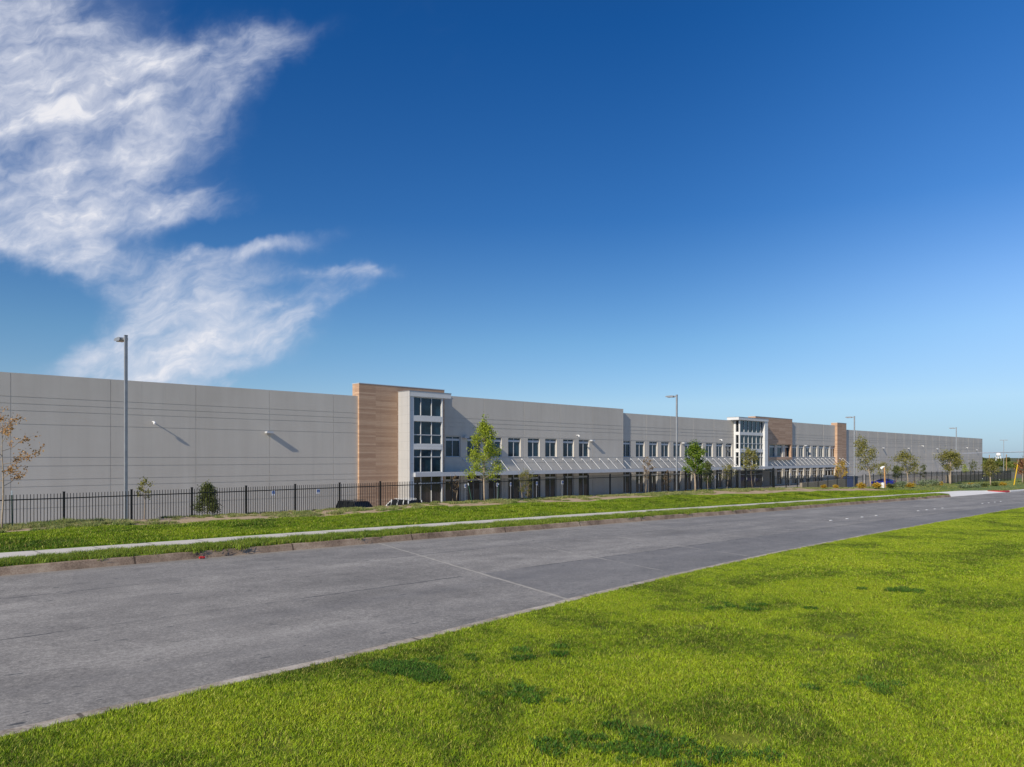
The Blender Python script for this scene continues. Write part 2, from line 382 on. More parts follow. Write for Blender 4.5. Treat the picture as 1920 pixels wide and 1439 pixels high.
M['gutter_new'] = mat_ground('new_concrete', [(.3, (.72, .69, .64)), (.7, (.88, .85, .80))], .8, 30, .2)
M['walk'] = mat_ground('pavement_concrete', [(.3, (.56, .51, .44)), (.7, (.70, .65, .57))], 1.2, 40, .25, joint=1.5)
M['lot'] = mat_ground('lot_concrete', [(.3, (.36, .33, .29)), (.7, (.47, .43, .38))], .25, 20, .2)
M['earth'] = mat_ground('bare_earth', [(.3, (.24, .17, .10)), (.5, (.46, .34, .21)), (.7, (.62, .48, .33))], 1.4, 14, .8)
M['bank_dry'] = mat_ground('dry_slope', [(.3, (.08, .14, .03)), (.55, (.15, .20, .05)), (.75, (.32, .28, .14))], 1.0, 14, .8)
M['terrain'] = mat_ground('far_ground', [(.3, (.07, .09, .03)), (.7, (.16, .15, .07))], .02, 2, .3)
M['red'] = simple('red_kerb_paint', (.55, .03, .03), .55, 0, .12)
M['marker'] = simple('lane_marker_ceramic', (.75, .74, .70), .5, 0, .08)
M['retaining'] = mat_ground('retaining_concrete', [(.3, (.30, .24, .18)), (.7, (.46, .39, .31))], .6, 9, .4)
G1 = [(.085, .140, .010), (.20, .31, .014), (.37, .50, .018), (.50, .58, .03)]
G2 = [(.05, .12, .006), (.13, .23, .008), (.24, .36, .010), (.38, .46, .02)]
G3 = [(.09, .15, .012), (.17, .26, .02), (.26, .35, .035), (.38, .43, .07)]
G4 = [(.17, .26, .07), (.27, .35, .10), (.38, .42, .15), (.50, .47, .22)]
M['lawn_near'] = mat_ground('lawn_soil', [(.36, (.03, .045, .006)), (.5, (.12, .15, .012)), (.62, (.26, .28, .03))], 2.0, 38, 1.0)
def mat_turf(name, cols):
    m, t, b = new_mat(name); P = pos(t); c = grass_tone(t, P, cols)
    fn = t.noise(P, 18, 5, .75); c = t.mix(t.ss(fn, .55, .35), c, tuple(v*.35 for v in cols[0]))
    t.put(b.inputs['Base Color'], c); b.inputs['Roughness'].default_value = .9; b.inputs['Specular IOR Level'].default_value = .1
    bump_to(t, b, fn, .9, .06); return m
M['turf'] = mat_turf('far_turf', G2); M['turf_strip'] = mat_turf('strip_turf', G3)
M['blade_near'] = mat_blades('near_grass', G1)
M['blade_lawn'] = mat_blades('lawn_grass', G2, .3, 1.6)
M['blade_strip'] = mat_blades('strip_grass', G3, .5, 1.8, (.20, .24, .08))
M['blade_weed'] = mat_blades('weed_grass', G4, .6, 2.0, (.35, .28, .12))

# ------------------------------------------------------------------ ground sheets
def us(a, b, n0=.8):
    """sample positions along the road, finer near the camera"""
    o = [a]
    while o[-1] < b: o.append(min(b, o[-1]+max(n0, abs(o[-1])*.035)))
    return o
def strip(name, mat, ulist, ys, zf, kind='structure', solid=None):
    """sheet over ulist x ys(u); zf(u, y)"""
    mb = MB(); rows = []
    for u in ulist:
        yy = ys(u); i = len(mb.v); mb.v += [(float(u), float(y), float(zf(u, y))) for y in yy]; rows.append((i, len(yy)))
    for (a, n), (b, _) in zip(rows, rows[1:]):
        for j in range(n-1): mb.f.append((a+j, b+j, b+j+1, a+j+1)); mb.mi.append(0)
    o = mb.build(name, mat, smooth=True); o['kind'] = kind; return o
ub = us(-60, 330)
mb = MB(); mb.face([(-6000,-6000,-.3),(9000,-6000,-.3),(9000,9000,-.3),(-6000,9000,-.3)]); mb.build('ground', M['terrain'])['kind'] = 'structure'
strip('road', M['road'], ub, lambda u: [near_edge(u)+f*(FAR-near_edge(u)) for f in np.linspace(0, 1, 9)], lambda u, y: road_z(u))
un = us(-60, 200, .6)
strip('lawn', M['lawn_near'], un, lambda u: [near_edge(u)-.27-q for q in (0,.4,.9,1.6,2.5,3.5,5,7,9,12,16,24,40,80)][::-1], lambda u, y: ground(u, y)-.018)
def kerb(name, mat, u0, u1, ya, yb, top, broken=True):
    """real kerb: sloped face, rounded nose, top"""
    mb = MB(); prof = [(0, -.15), (0, .0), (.045, top*.55), (.075, top*.93), (.11, top), (.99, top+.002), (1., -.15)]
    ul = us(u0, u1, .6); rows = []
    for u in ul:
        y0, y1 = ya(u), yb(u); i = len(mb.v); z = float(road_z(u)); jit = (random.random()-.5)*.012
        for f, h in prof:
            yy = y0+f*(y1-y0) if f > .2 else y0+math.copysign(f, y1-y0)
            mb.v.append((float(u), float(yy), z+h+(jit if h > .02 else 0)))
        rows.append(i)
    n = len(prof)
    for a, b in zip(rows, rows[1:]):
        for j in range(n-1): mb.f.append((a+j, b+j, b+j+1, a+j+1)); mb.mi.append(0)
    o = mb.build(name, mat, smooth=False); o['kind'] = 'structure'; return o
U_DRIVE = 80.5
def DB(u): return float(np.interp(u, [80.5, 95.3, 98.5, 100.3, 101.3, 102.2], [24.4, 24.4, 23.6, 22.7, 21.9, 21.25]))
kerb('kerb', M['gutter'], -60, U_DRIVE, lambda u: FAR, lambda u: FAR+.22, .19)
kerb('kerb', M['kerb_edge'], -60, 200, near_edge, lambda u: near_edge(u)-.3, .11)
strip('grass_strip', M['turf_strip'], us(-60, 83), lambda u: [FAR+.22, FAR+.5, 22.6, 23.04] if u < 80.4 else [FAR+.22+(u-80.4)*.3, FAR+.5+(u-80.4)*.3, 22.7, 23.04], lambda u, y: road_z(u)+.18)
strip('pavement', M['walk'], us(-60, 80.6), lambda u: [23.05, 23.8, 24.4], lambda u, y: road_z(u)+.21)
# driveway apron of new concrete, flaring down to the road
strip('driveway', M['gutter_new'], [80.5+.35*k for k in range(63)], lambda u: [FAR-.05+f*(DB(u)-FAR+.06) for f in (0, .25, .5, .75, 1)], lambda u, y: road_z(u)+.012+.19*max(0, min(1, (y-FAR)/2.0)))
LAWN_EDGE = lambda u: 29.6+.35*math.sin(u*.31)+.25*math.sin(u*.83+1)-(0 if u < 45 else min(1.2, (u-45)*.06))-max(0, (u-80)*.22)
strip('lawn', M['turf'], us(-60, 96), lambda u: [24.4+f*(LAWN_EDGE(u)-24.4) for f in (0, .12, .3, .5, .7, .9, 1)], lambda u, y: ground(u, y))
strip('earth_bank', M['earth'], us(-60, 84), lambda u: [LAWN_EDGE(u), 30.2, 30.6, 31.2, 31.7, 32.2, 33, 34], lambda u, y: ground(u, y))
strip('earth_bank', M['bank_dry'], us(84, 330), lambda u: [DB(u)+.12 if u > 95.2 else LAWN_EDGE(u), 27, 29.2, 30, 31.2, 32.2, 33, 34], lambda u, y: ground(u, y))
strip('slope', M['bank_dry'], us(-60, 330), lambda u: [34, 35, 36, 37, 38, 39, 39.8, 44 if u > 150 else 39.81], lambda u, y: ground(u, y))
mb = MB(); mb.face([(-60,39.7,.01),(330,39.7,.01),(330,78,.01),(-60,78,.01)]); mb.build('parking_lot', M['lot'])['kind'] = 'structure'
# kerb of the driveway return: white, then red, then white along the road
def bed_kerb(name, mat, pts):
    mb = MB(); rows = []
    for k, (u, y) in enumerate(pts):
        a = pts[max(0, k-1)]; b = pts[min(len(pts)-1, k+1)]; t = Vector((b[0]-a[0], b[1]-a[1])).normalized(); n = Vector((-t.y, t.x))
        z = float(road_z(u)); i = len(mb.v)
        for o_, h in ((0, -.2), (0, .12), (.03, .19), (.2, .195), (.2, -.2)): mb.v.append((u+n.x*o_, y+n.y*o_, z+h))
        rows.append(i)
    for a, b in zip(rows, rows[1:]):
        for j in range(4): mb.f.append((a+j, b+j, b+j+1, a+j+1)); mb.mi.append(0)
    for e in (rows[0], rows[-1]): mb.f.append(tuple(e+q for q in range(5))); mb.mi.append(0)
    mb.build(name, mat)['kind'] = 'structure'
bed_kerb('kerb', M['gutter_new'], [(95.3, 24.4), (97, 24.15), (98.5, 23.6), (99.6, 23.05), (100.3, 22.6)])
bed_kerb('kerb', M['red'], [(100.35, 22.57), (100.9, 22.15), (101.4, 21.75), (102.4, 21.35), (104.2, 21.22)])
bed_kerb('kerb', M['gutter_new'], [(u, 21.2) for u in us(104.3, 200)])
# ------------------------------------------------------------------ warehouse
BW = 73.06; BC = 73.54
root = thing('warehouse', 'very long grey concrete warehouse with wood clad blocks and glazed entrance towers', 'warehouse', (0, BW, 0))
ORG = (0, BW, 0)
GZ = [EYE+v for v in (5.05, 4.48, 3.90, 2.78, 0.0, -.74, -1.89, -2.48, -4.3)]
def wall_seg(name, u0, u1, d, top, joints, openings, gz=GZ, mat='wall', z0=0.0, thick=.35, joint_w=.05, groove_w=.05):
    """tilt-up wall: real recessed grooves, joints and openings cut in one sheet"""
    def cuts(a, b, lines, w, edges):
        s = {round(a, 4), round(b, 4)}
        for l in lines:
            if a+.1 < l < b-.1: s |= {round(l-w/2, 4), round(l+w/2, 4)}
        for e in edges:
            if a < e < b: s.add(round(e, 4))
        return sorted(s)
    jo = [j for j in joints if not any(o[0]-.06 < j < o[1]+.06 for o in openings) or True]
    xs = cuts(u0, u1, jo, joint_w, [e for o in openings for e in (o[0], o[1])])
    zs = cuts(z0, top, gz, groove_w, [e for o in openings for e in (o[2], o[3])])
    nx, nz = len(xs)-1, len(zs)-1; dep = np.zeros((nx+2, nz+2)); dep[:] = thick
    for i in range(nx):
        xm = (xs[i]+xs[i+1])/2
        for j in range(nz):
            zm = (zs[j]+zs[j+1])/2; v = 0.0
            if any(abs(xm-q) < joint_w/2 for q in jo) or any(abs(zm-q) < groove_w/2 for q in gz): v = .028
            if any(o[0] < xm < o[1] and o[2] < zm < o[3] for o in openings): v = thick
            dep[i+1, j+1] = v
    mb = MB()
    for i in range(nx):
        for j in range(nz):
            v = dep[i+1, j+1]; a, b, p, q = xs[i], xs[i+1], zs[j], zs[j+1]
            if v < thick: mb.face([(a,d+v,p),(b,d+v,p),(b,d+v,q),(a,d+v,q)])
            for (di, dj, e0, e1) in ((-1,0,(a,p),(a,q)),(1,0,(b,p),(b,q)),(0,-1,(a,p),(b,p)),(0,1,(a,q),(b,q))):
                w = dep[i+1+di, j+1+dj]
                if w > v+1e-6: mb.face([(e0[0],d+v,e0[1]),(e1[0],d+v,e1[1]),(e1[0],d+w,e1[1]),(e0[0],d+w,e0[1])])
    mb.build(name, M[mat], root, ORG)
    m2 = MB(); m2.box(u0+.001, u1-.001, d+thick+.002, d+thick+60, 0, top-.5); return m2
PJ = [118.1-73.6+7.6*k for k in range(-10, 20)]       # panel joints (site x)
def win_rows(spec, d):
    return [(ux(a, d), ux(b, d)) for a, b in spec]
W2 = 2.46
upB = [134.3+3.675*k-73.6+(.05 if k % 2 == 0 else 0) for k in range(8)]
upB = [60.72, 64.35, 68.1, 71.8, 75.68, 79.3, 83.2, 86.8]
upC = [ux(1170, BC)-.62]+[ux(x, BC) for x in (1192.2,1217.3,1239.8,1262.7,1284.3,1304,1323.6,1343,1360.7)]
upD = [ux(1486.6, BC)-.3]+[ux(x, BC) for x in (1498.3,1511,1523.8,1535.9,1547.5,1558.3)]
upW = [ux(x, BC) for x in (1443,1457.3,1472)]
ZU0, ZU1 = EYE+.08, EYE+2.70
ZL0, ZL1 = .12, 3.75
uA1 = ux(672, BW); uB1 = ux(1168.7, BW); uW2a, uW2b = ux(1416.6, 73.06), ux(1485.6, 73.06); uP0, uP1 = ux(1570, 73.0), ux(1587, 73.0); uE = ux(1842, BC)
topA = zx(300, 717.8, BW); topB = zx(1049, 758.2, BW); topC = zx(1290, 783.1, BC); topD = zx(1520, 794.6, BC); topE = zx(1700, 813.6, BC)
bodies = []
bodies.append(wall_seg('wall', -40, uA1, BW, topA, PJ, []))
opB = [(a, a+W2, ZU0, ZU1) for a in upB]+[(a, a+W2, ZL0, ZL1) for a in upB]
bodies.append(wall_seg('wall', ux(833, BW), uB1, BW, topB, PJ, opB, groove_w=.07, joint_w=.07))
opC = [(a, a+W2, ZU0, ZU1) for a in upC if a+W2 < ux(1375, BC)]+[(a, a+W2, ZL0, ZL1) for a in upC if a+W2 < ux(1375, BC)]
loC2 = upW
opC += [(a, a+2.5, ZU0, ZU1) for a in upW]+[(a, a+2.5, ZL0, ZL1) for a in upW]
jC = [uB1+6.0+7.5*k for k in range(12)]
bodies.append(wall_seg('wall', uB1+.003, uW2b+.2, BC, topC, [ux(x, BC) for x in (1211.5,1257,1299.5,1338.5)], opC, groove_w=.09, joint_w=.09))
opD = [(a, a+W2, ZU0, ZU1) for a in upD]+[(a, a+W2, ZL0, ZL1) for a in upD[:5]]+[(upD[5], upD[5]+5.7, ZL0+1.5, ZL1)]
opD = [o for o in opD if o[1] < uP0+.2]
bodies.append(wall_seg('wall', uW2b+.204, uP0+.3, BC+.001, topD, [ux(x, BC) for x in (1496,1544)], opD, groove_w=.11, joint_w=.1))
bodies.append(wall_seg('wall', uP0+.304, uE, BC, topE, [ux(x, BC) for x in (1606,1627.5,1646,1663,1679.4,1695,1709,1723,1736,1749,1761.6,1774,1785,1796,1805.6,1816,1825,1834)], [], groove_w=.13, joint_w=.12))
for b in bodies: b.build('rear_wall', M['wall'], root, ORG)
# window units: a part each, the panes a sub-part
def window_mesh(w, h, tr_lo, tr_hi, mull, fw=.07, extra=()):
    mb = MB(); pb = MB(); y0, y1 = .17, .25
    mb.box(0, fw, y0, y1, 0, h); mb.box(w-fw, w, y0, y1, 0, h); mb.box(fw, w-fw, y0, y1, 0, fw); mb.box(fw, w-fw, y0, y1, h-fw, h)
    mb.box(fw, w-fw, y0-.02, y1, tr_lo, tr_hi)
    for q in mull: mb.box(q-.045, q+.045, y0+.003, y1, fw, tr_lo); mb.box(q-.045, q+.045, y0+.003, y1, tr_hi, h-fw)
    for (a, b, z) in extra: mb.box(a, b, y0+.006, y1, z-.03, z+.03)
    mb.box(-.02, w+.02, -.05, .165, -.06, -.003)
    pb.box(.01, w-.01, y1+.003, y1+.03, .01, h-.01)
    return mb.mesh('window_frame', M['frame']), pb
def put_windows(us_, w, z0, z1, d, glass, tr, mull, extra=()):
    fm, pb = window_mesh(w, z1-z0, tr[0]-z0, tr[1]-z0, mull, extra=extra); pm = pb.mesh('pane', M[glass])
    for u in us_:
        f = bpy.data.objects.new('window', fm); link(f, root); f.location = (u, d-BW, z0)
        p = bpy.data.objects.new('pane', pm); link(p, f)
TU = (EYE+2.13, EYE+2.40); TL = (2.95, 3.18)
put_windows(upB, W2, ZU0, ZU1, BW, 'glass', TU, [W2/2]); put_windows(upB, W2, ZL0, ZL1, BW, 'bronze', TL, [W2/2])
cc = [a for a in upC if a+W2 < ux(1375, BC)]
put_windows(cc, W2, ZU0, ZU1, BC, 'glass', TU, [W2/2]); put_windows(cc, W2, ZL0, ZL1, BC, 'bronze', TL, [W2/2])
put_windows(upW, 2.5, ZU0, ZU1, BC, 'glass', TU, []); put_windows(upW, 2.5, ZL0, ZL1, BC, 'bronze', TL, [1.25])
dd = [a for a in upD if a+W2 < uP0+.2]
put_windows(dd, W2, ZU0, ZU1, BC, 'glass', TU, [W2/2]); put_windows(dd[:5], W2, ZL0, ZL1, BC, 'bronze', TL, [W2/2], [(.07, W2-.07, 1.1), (.07, W2-.07, 1.9)])
put_windows([upD[5]], 5.7, ZL0+1.5, ZL1, BC, 'bronze', TL, [1.9, 3.8])
# wood clad blocks
def wood_box(u0, u1, d0, d1, z0, z1, openings=()):
    mb = MB(); xs = sorted({u0, u1, *[e for o in openings for e in o[:2]]}); zs = sorted({z0, z1, *[e for o in openings for e in o[2:]]})
    for a, b in zip(xs, xs[1:]):
        for p, q in zip(zs, zs[1:]):
            if any(o[0] <= a and b <= o[1] and o[2] <= p and q <= o[3] for o in openings): continue
            mb.face([(a,d0,p),(b,d0,p),(b,d0,q),(a,d0,q)])
    for o in openings:
        a, b, p, q = o; e = BC-.003
        mb.face([(a,d0,p),(a,d0,q),(a,e,q),(a,e,p)]); mb.face([(b,d0,p),(b,e,p),(b,e,q),(b,d0,q)]); mb.face([(a,d0,p),(a,e,p),(b,e,p),(b,d0,p)]); mb.face([(a,d0,q),(b,d0,q),(b,e,q),(a,e,q)])
    mb.face([(u0,d0,z0),(u0,d0,z1),(u0,d1,z1),(u0,d1,z0)]); mb.face([(u1,d0,z0),(u1,d1,z0),(u1,d1,z1),(u1,d0,z1)])
    mb.face([(u0,d0,z1),(u1,d0,z1),(u1,d1,z1),(u0,d1,z1)]); mb.face([(u0,d0,z0),(u0,d1,z0),(u1,d1,z0),(u1,d0,z0)]); 
    if d1 > BC+.4: mb.face([(u0,d1,z0),(u0,d1,z1),(u1,d1,z1),(u1,d1,z0)])
    o = mb.build('wood_cladding', M['wood'], root, ORG)
    t = MB(); t.box(u0-.03, u1+.03, d0-.03, d1+.03, z1+.002, z1+.08); t.build('coping', M['fascia'], o, ORG)
    return o
d1 = BW-.27; uw0, uw1 = ux(673.3, d1), ux(833.2, d1); ztw = zx(673.3, 719.3, d1)
wood_box(uw0, uw1, d1, BW+1.1, 0, ztw)
wood_box(uW2a, uW2b, 73.06, 74.7, zx(1460, 862.3, 73.06), zx(1450, 783.9, 73.06), [(ux(1442, 73.06), ux(1483.2, 73.06), zx(1450, 857.4, 73.06), ZU1+.12)])
wood_box(uP0, uP1, 73.0, 74.5, 0, zx(1578, 793.8, 73.0))
# entrance tower one: white framed bay standing out of the wood block
dT = BW-2.4; t0, t1 = ux(767, dT), ux(830.5, dT); g0, g1 = ux(776, dT), ux(828.8, dT)
zr0 = zx(767, 742.6, dT); zrt = zx(767, 733.2, dT)
def zT(y): return zx(776, y, dT)
lev = [(zT(779.5), zT(744.3)), (zT(832.8), zT(789.4)), (zT(886.2), zT(842.8)), (.1, 3.75)]
mb = MB()
xs = [t0, g0, g1, t1]; zs = sorted({0.0, zr0, *[e for l in lev for e in l]})
for i in range(3):
    for p, q in zip(zs, zs[1:]):
        if i == 1 and any(abs(p-l[0]) < 1e-6 for l in lev): continue
        mb.face([(xs[i],dT,p),(xs[i+1],dT,p),(xs[i+1],dT,q),(xs[i],dT,q)])
for (a, b) in lev:
    e = dT+.3; mb.face([(g0,dT,a),(g0,dT,b),(g0,e,b),(g0,e,a)]); mb.face([(g1,dT,a),(g1,e,a),(g1,e,b),(g1,dT,b)]); mb.face([(g0,dT,a),(g0,e,a),(g1,e,a),(g1,dT,a)]); mb.face([(g0,dT,b),(g1,dT,b),(g1,e,b),(g0,e,b)])
mb.face([(t1,dT,0),(t1,d1-.003,0),(t1,d1-.003,zr0),(t1,dT,zr0)]); mb.face([(t0,dT,zr0),(t1,dT,zr0),(t1,d1,zr0),(t0,d1,zr0)])
tw = mb.build('tower_wall', M['white_panel'], root, ORG)
mb = MB(); mb.box(t0, t0+.12, dT-.097, d1-.003, 0, zrt); mb.build('side_panel', M['side_panel'], tw, ORG)
mb = MB(); uR = ux(846, dT-.1); mb.box(t0+.123, uR, dT-.1, BW+.6, zr0+.002, zrt)
o = mb.build('tower_roof', M['white_panel'], root, ORG); mb = MB(); mb.box(t0-.05, uR+.03, dT-.13, BW+.6, zrt+.002, zrt+.07); mb.build('coping', M['galv'], o, ORG)
def curtain(u0, u1, z0, z1, d, mulls, trans, glass='glass', side=False):
    """a storey of glazing: aluminium grid as a part, glass as its sub-part; side: the plane faces -x"""
    mb = MB(); fw = .06
    def bx(a, b, y0, y1, p, q):
        if side: mb.box(u0+y0, u0+y1, a, b, p, q)
        else: mb.box(a, b, d+y0, d+y1, p, q)
    A, B = (u0, u1) if not side else (d, u1)
    bx(A, A+fw, .1, .2, z0, z1); bx(B-fw, B, .1, .2, z0, z1); bx(A+fw, B-fw, .1, .2, z0, z0+fw); bx(A+fw, B-fw, .1, .2, z1-fw, z1)
    for t_ in trans: bx(A+fw, B-fw, .093, .2, t_-.05, t_+.05)
    for m_ in mulls: bx(m_-.035, m_+.035, .085, .2, z0+fw, z1-fw)
    o = mb.build('window', M['frame'], root, ORG)
    pb = MB(); 
    if side: pb.box(u0+.203, u0+.23, d+.01, u1-.01, z0+.01, z1-.01)
    else: pb.box(u0+.01, u1-.01, d+.203, d+.23, z0+.01, z1-.01)
    pb.build('pane', M[glass], o, ORG)
mm = [ux(790.2, dT), ux(810.3, dT)]
curtain(g0, g1, lev[0][0], lev[0][1], dT, mm, []); curtain(g0, g1, *lev[1], dT, mm, [zT(815.3)]); curtain(g0, g1, *lev[2], dT, mm, [zT(856.9)])
curtain(g0, g1, *lev[3], dT, mm, [2.9], 'bronze')
mb = MB(); mb.box(g0, g1, dT+.6, dT+.65, 0, zr0-.1); mb.build('inner_wall', M['darkglass'], tw, ORG)
# entrance tower two: glass box with a fin and an overhanging roof
d2 = 72.25; dF = 71.9; s0 = ux(1375.6, BC); f0, f1 = ux(1387.2, d2), ux(1434, d2); s0 = f0
zt2 = zx(1440, 786.6, dF-.1); zb2 = zx(1440, 791.2, dF-.1)
Z2 = lambda y: zx(1400, y, d2)
L2 = [(Z2(811.2), zb2-.02), (Z2(842.3), Z2(816.2)), (Z2(874.5), Z2(848.2))]
mb = MB()
mb.box(f0, f0+.25, d2, d2+.25, 0, zb2); mb.box(f0, f0+.2, BC-.35, BC-.003, 0, zb2)
for p, q in ((Z2(816.2), Z2(811.2)), (Z2(848.2), Z2(842.3)), (3.4, Z2(874.5))):
    mb.box(f0+.253, f1, d2+.01, d2+.26, p, q); mb.box(f0+.01, f0+.26, d2+.253, BC-.353, p, q)
t2 = mb.build('tower_wall', M['white_panel'], root, ORG)
mb = MB(); fa, fb = ux(1434.2, dF), ux(1440, dF); mb.box(fa, fb, dF, 73.05, 3.4, zb2-.003); mb.build('fin_wall', M['white_panel'], t2, ORG)
mb = MB(); mb.box(f0+1.5, fa-.01, 73.0, 73.05, 0, zb2-.1); mb.build('inner_wall', M['wall'], t2, ORG)
mb = MB(); mb.box(ux(1386, dF-.1)-.15, fb+.05, dF-.1, BC+.8, zb2+.002, zt2); 
o = mb.build('tower_roof', M['white_panel'], root, ORG); mb = MB(); mb.box(ux(1386, dF-.1)-.18, fb+.08, dF-.13, BC+.8, zt2+.002, zt2+.07); mb.build('coping', M['galv'], o, ORG)
fm = [f0+.25+(f1-f0-.25)*k/6 for k in range(1, 6)]
for (p, q), tr in zip(L2, ([], [Z2(832)], [Z2(857)])):
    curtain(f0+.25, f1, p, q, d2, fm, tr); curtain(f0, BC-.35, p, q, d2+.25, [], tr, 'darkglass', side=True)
curtain(f0+.25, f1, .1, 3.4, d2+.3, fm[1::2], [2.6], 'bronze')
# long entrance canopy with its hanger rods
dC = BW-2.8; c0, c1 = ux(779, dC), ux(1591.8, dC)
zc0, zc1 = EYE-2.30, EYE-1.80
mb = MB(); mb.box(c0, c1, dC, dC+.12, zc0, zc1)
mb.box(c0, c0+.12, dC+.123, dT-.01, zc0, zc1); mb.box(c1-.12, c1, dC+.123, BC-.01, zc0, zc1)
mb.box(c0+.125, t1, dC+.125, dT-.01, zc0+.05, zc0+.2); mb.box(t1+.3, f0-.3, dC+.125, BW-.01, zc0+.05, zc0+.2); mb.box(f0-.29, fb+.3, dC+.125, d2-.02 if d2 < dF else dF-.02, zc0+.05, zc0+.2); mb.box(fb+.31, c1-.125, dC+.125, 72.95, zc0+.05, zc0+.2)
cp = mb.build('canopy', M['fascia'], root, ORG, bevel=.01)
rodB = [148.1-73.6+2.17*k for k in range(-5, 11)]
rodm = MB(); rodm.tube([(0, -.1, -.25), (-.0, -1.75, -1.75)], .036, 6); rodm.box(-.1, .1, -.1, -.001, -.36, -.14)
rm = rodm.mesh('hanger_rod', M['rod'])
ru = [u for u in rodB if u < uB1-.2]
for u in ru:
    r_ = bpy.data.objects.new('hanger_rod', rm); link(r_, cp); r_.location = (u, 0, EYE)
u = ru[-1]+2.17; rC = []
while u < f0-.6: rC.append(u); u += 2.17
u = fb+2.2
while u < uP0: rC.append(u); u += 2.17
for u in rC+[uP0+1.4, uP0+3.2]:
    r_ = bpy.data.objects.new('hanger_rod', rm); link(r_, cp); r_.location = (u, BC-BW if u < uP0 else -.06, EYE)
# columns under the canopy at the towers
mb = MB()
for x in (1478, 1530, 1587): u = ux(x, dC+.3); mb.tube([(u, dC+.3, 0), (u, dC+.3, zc0+.05)], .09, 8)
mb.build('canopy_post', M['black_steel'], cp, ORG)
# wall lights and cameras
lb = MB(); lb.prism([(-.36, -.11), (.36, -.11), (.36, .06), (.28, .11), (-.28, .11), (-.36, .06)], -.58, -.05); lb.box(-.2, .2, -.049, -.001, -.12, .14)
lm = lb.mesh('wall_light', M['fascia'])
cb = MB(); cb.revolve([(.001, -.14), (.09, -.11), (.13, 0), (.09, .1), (.001, .13)], (0, -.5, -.1), 10); cb.tube([(0, -.01, .04), (0, -.5, .04)], .05, 6)
cm = cb.mesh('camera_dome', M['white'])
for x, y, d in ((502,811,BW),(870.5,820.5,BW),(1108,826.5,BW),(1280,831,BC),(1509,836,BC),(1655,840.3,BC),(1702.5,841,BC),(1756,842,BC),(1791,844,BC),(1830,844,BC)):
    o = bpy.data.objects.new('wall_light', lm); link(o, root); p = px(x, y, d); o.location = (p.x, d-BW, p.z)
for x, y, d in ((286,792,BW),(1081,817,BW),(1349.2,825,BC),(1728,836.5,BC),(1811,839.7,BC)):
    o = bpy.data.objects.new('security_camera', cm); link(o, root); p = px(x, y, d); o.location = (p.x, d-BW, p.z)

# ------------------------------------------------------------------ fences
FD = 32.5
def ftop(u): return EYE+itp(u, [(-60,-1.34),(8,-1.33),(17.8,-1.28),(46,-1.15),(58,-1.06),(66.5,-1.03),(66.9,-1.72),(84,-2.12),(90,-1.98),(112.7,-1.95),(160,-2.36)])
def fence(name, label, u_list, group, hgt=2.0, pk=.010):
    r0 = thing(name, label, 'fence', (u_list[0], FD, float(ftop(u_list[0]+.1))-hgt), 0, group); org = tuple(r0.location)
    for u in u_list:
        z = float(ftop(min(max(u, u_list[0]+.1), u_list[-1]-.1))); p = MB(); p.box(u-.035, u+.035, FD-.035, FD+.035, z-hgt-.3, z); p.box(u-.042, u+.042, FD-.042, FD+.042, z+.002, z+.02)
        p.build('post', M['black_steel'], r0, org)
    for a, b in zip(u_list, u_list[1:]):
        za, zb = float(ftop(a+.1)), float(ftop(b-.1)); m_ = MB(); n = 22
        for k in range(1, n):
            u = a+(b-a)*k/n; z = za+(zb-za)*k/n-.05; m_.box(u-pk, u+pk, FD-pk, FD+pk, z-hgt+.1, z)
        for off in (.24, hgt-.35):
            m_.face([(a+.036,FD-.02,za-off-.02),(b-.036,FD-.02,zb-off-.02),(b-.036,FD-.02,zb-off+.02),(a+.036,FD-.02,za-off+.02)])
            m_.face([(a+.036,FD+.02,za-off-.02),(a+.036,FD+.02,za-off+.02),(b-.036,FD+.02,zb-off+.02),(b-.036,FD+.02,zb-off-.02)])
            m_.face([(a+.036,FD-.02,za-off+.02),(b-.036,FD-.02,zb-off+.02),(b-.036,FD+.02,zb-off+.02),(a+.036,FD+.02,za-off+.02)])
            m_.face([(a+.036,FD-.02,za-off-.02),(a+.036,FD+.02,za-off-.02),(b-.036,FD+.02,zb-off-.02),(b-.036,FD-.02,zb-off-.02)])
        m_.build('fence_panel', M['black_steel'], r0, org)
f1l = [8.0+2.43*k for k in range(-8, 23)]
fence('picket_fence', 'black steel picket fence running along the top of the grass bank beside the grey wall', f1l, 'black picket fences')
ugl, ugr = 61.46, 66.7
fence('picket_fence', 'low black picket fence between the vehicle gate and the blue car', [67.1+2.45*k for k in range(10)], 'black picket fences', 1.9, .006)
fence('picket_fence', 'black picket fence at the far end, so steep to the eye it reads as solid', [90.0+2.43*k for k in range(30)], 'black picket fences', 2.0, .007)
def gate(label, a, b, top, hgt):
    r0 = thing('metal_gate', label, 'gate', (a, FD, top-hgt), 0, 'black gates in the fence'); org = tuple(r0.location)
    m_ = MB(); m_.box(a, b, FD-.03, FD+.03, top-.2, top-.13); m_.box(a, b, FD-.03, FD+.03, top-hgt+.15, top-hgt+.22)
    m_.box(a, a+.07, FD-.032, FD+.032, top-hgt+.1, top-.1); m_.box(b-.07, b, FD-.032, FD+.032, top-hgt+.1, top-.1)
    m_.build('gate_frame', M['black_steel'], r0, org)
    m_ = MB(); n = int((b-a)/.11)
    for k in range(1, n): u = a+(b-a)*k/n; m_.box(u-.012, u+.012, FD-.012, FD+.012, top-hgt+.12, top-.05)
    m_.build('gate_bars', M['black_steel'], r0, org)
    for u in (a-.1, b+.1):
        m_ = MB(); m_.box(u-.06, u+.06, FD-.06, FD+.06, top-hgt-.3, top+.06); m_.build('gate_post', M['black_steel'], r0, org)
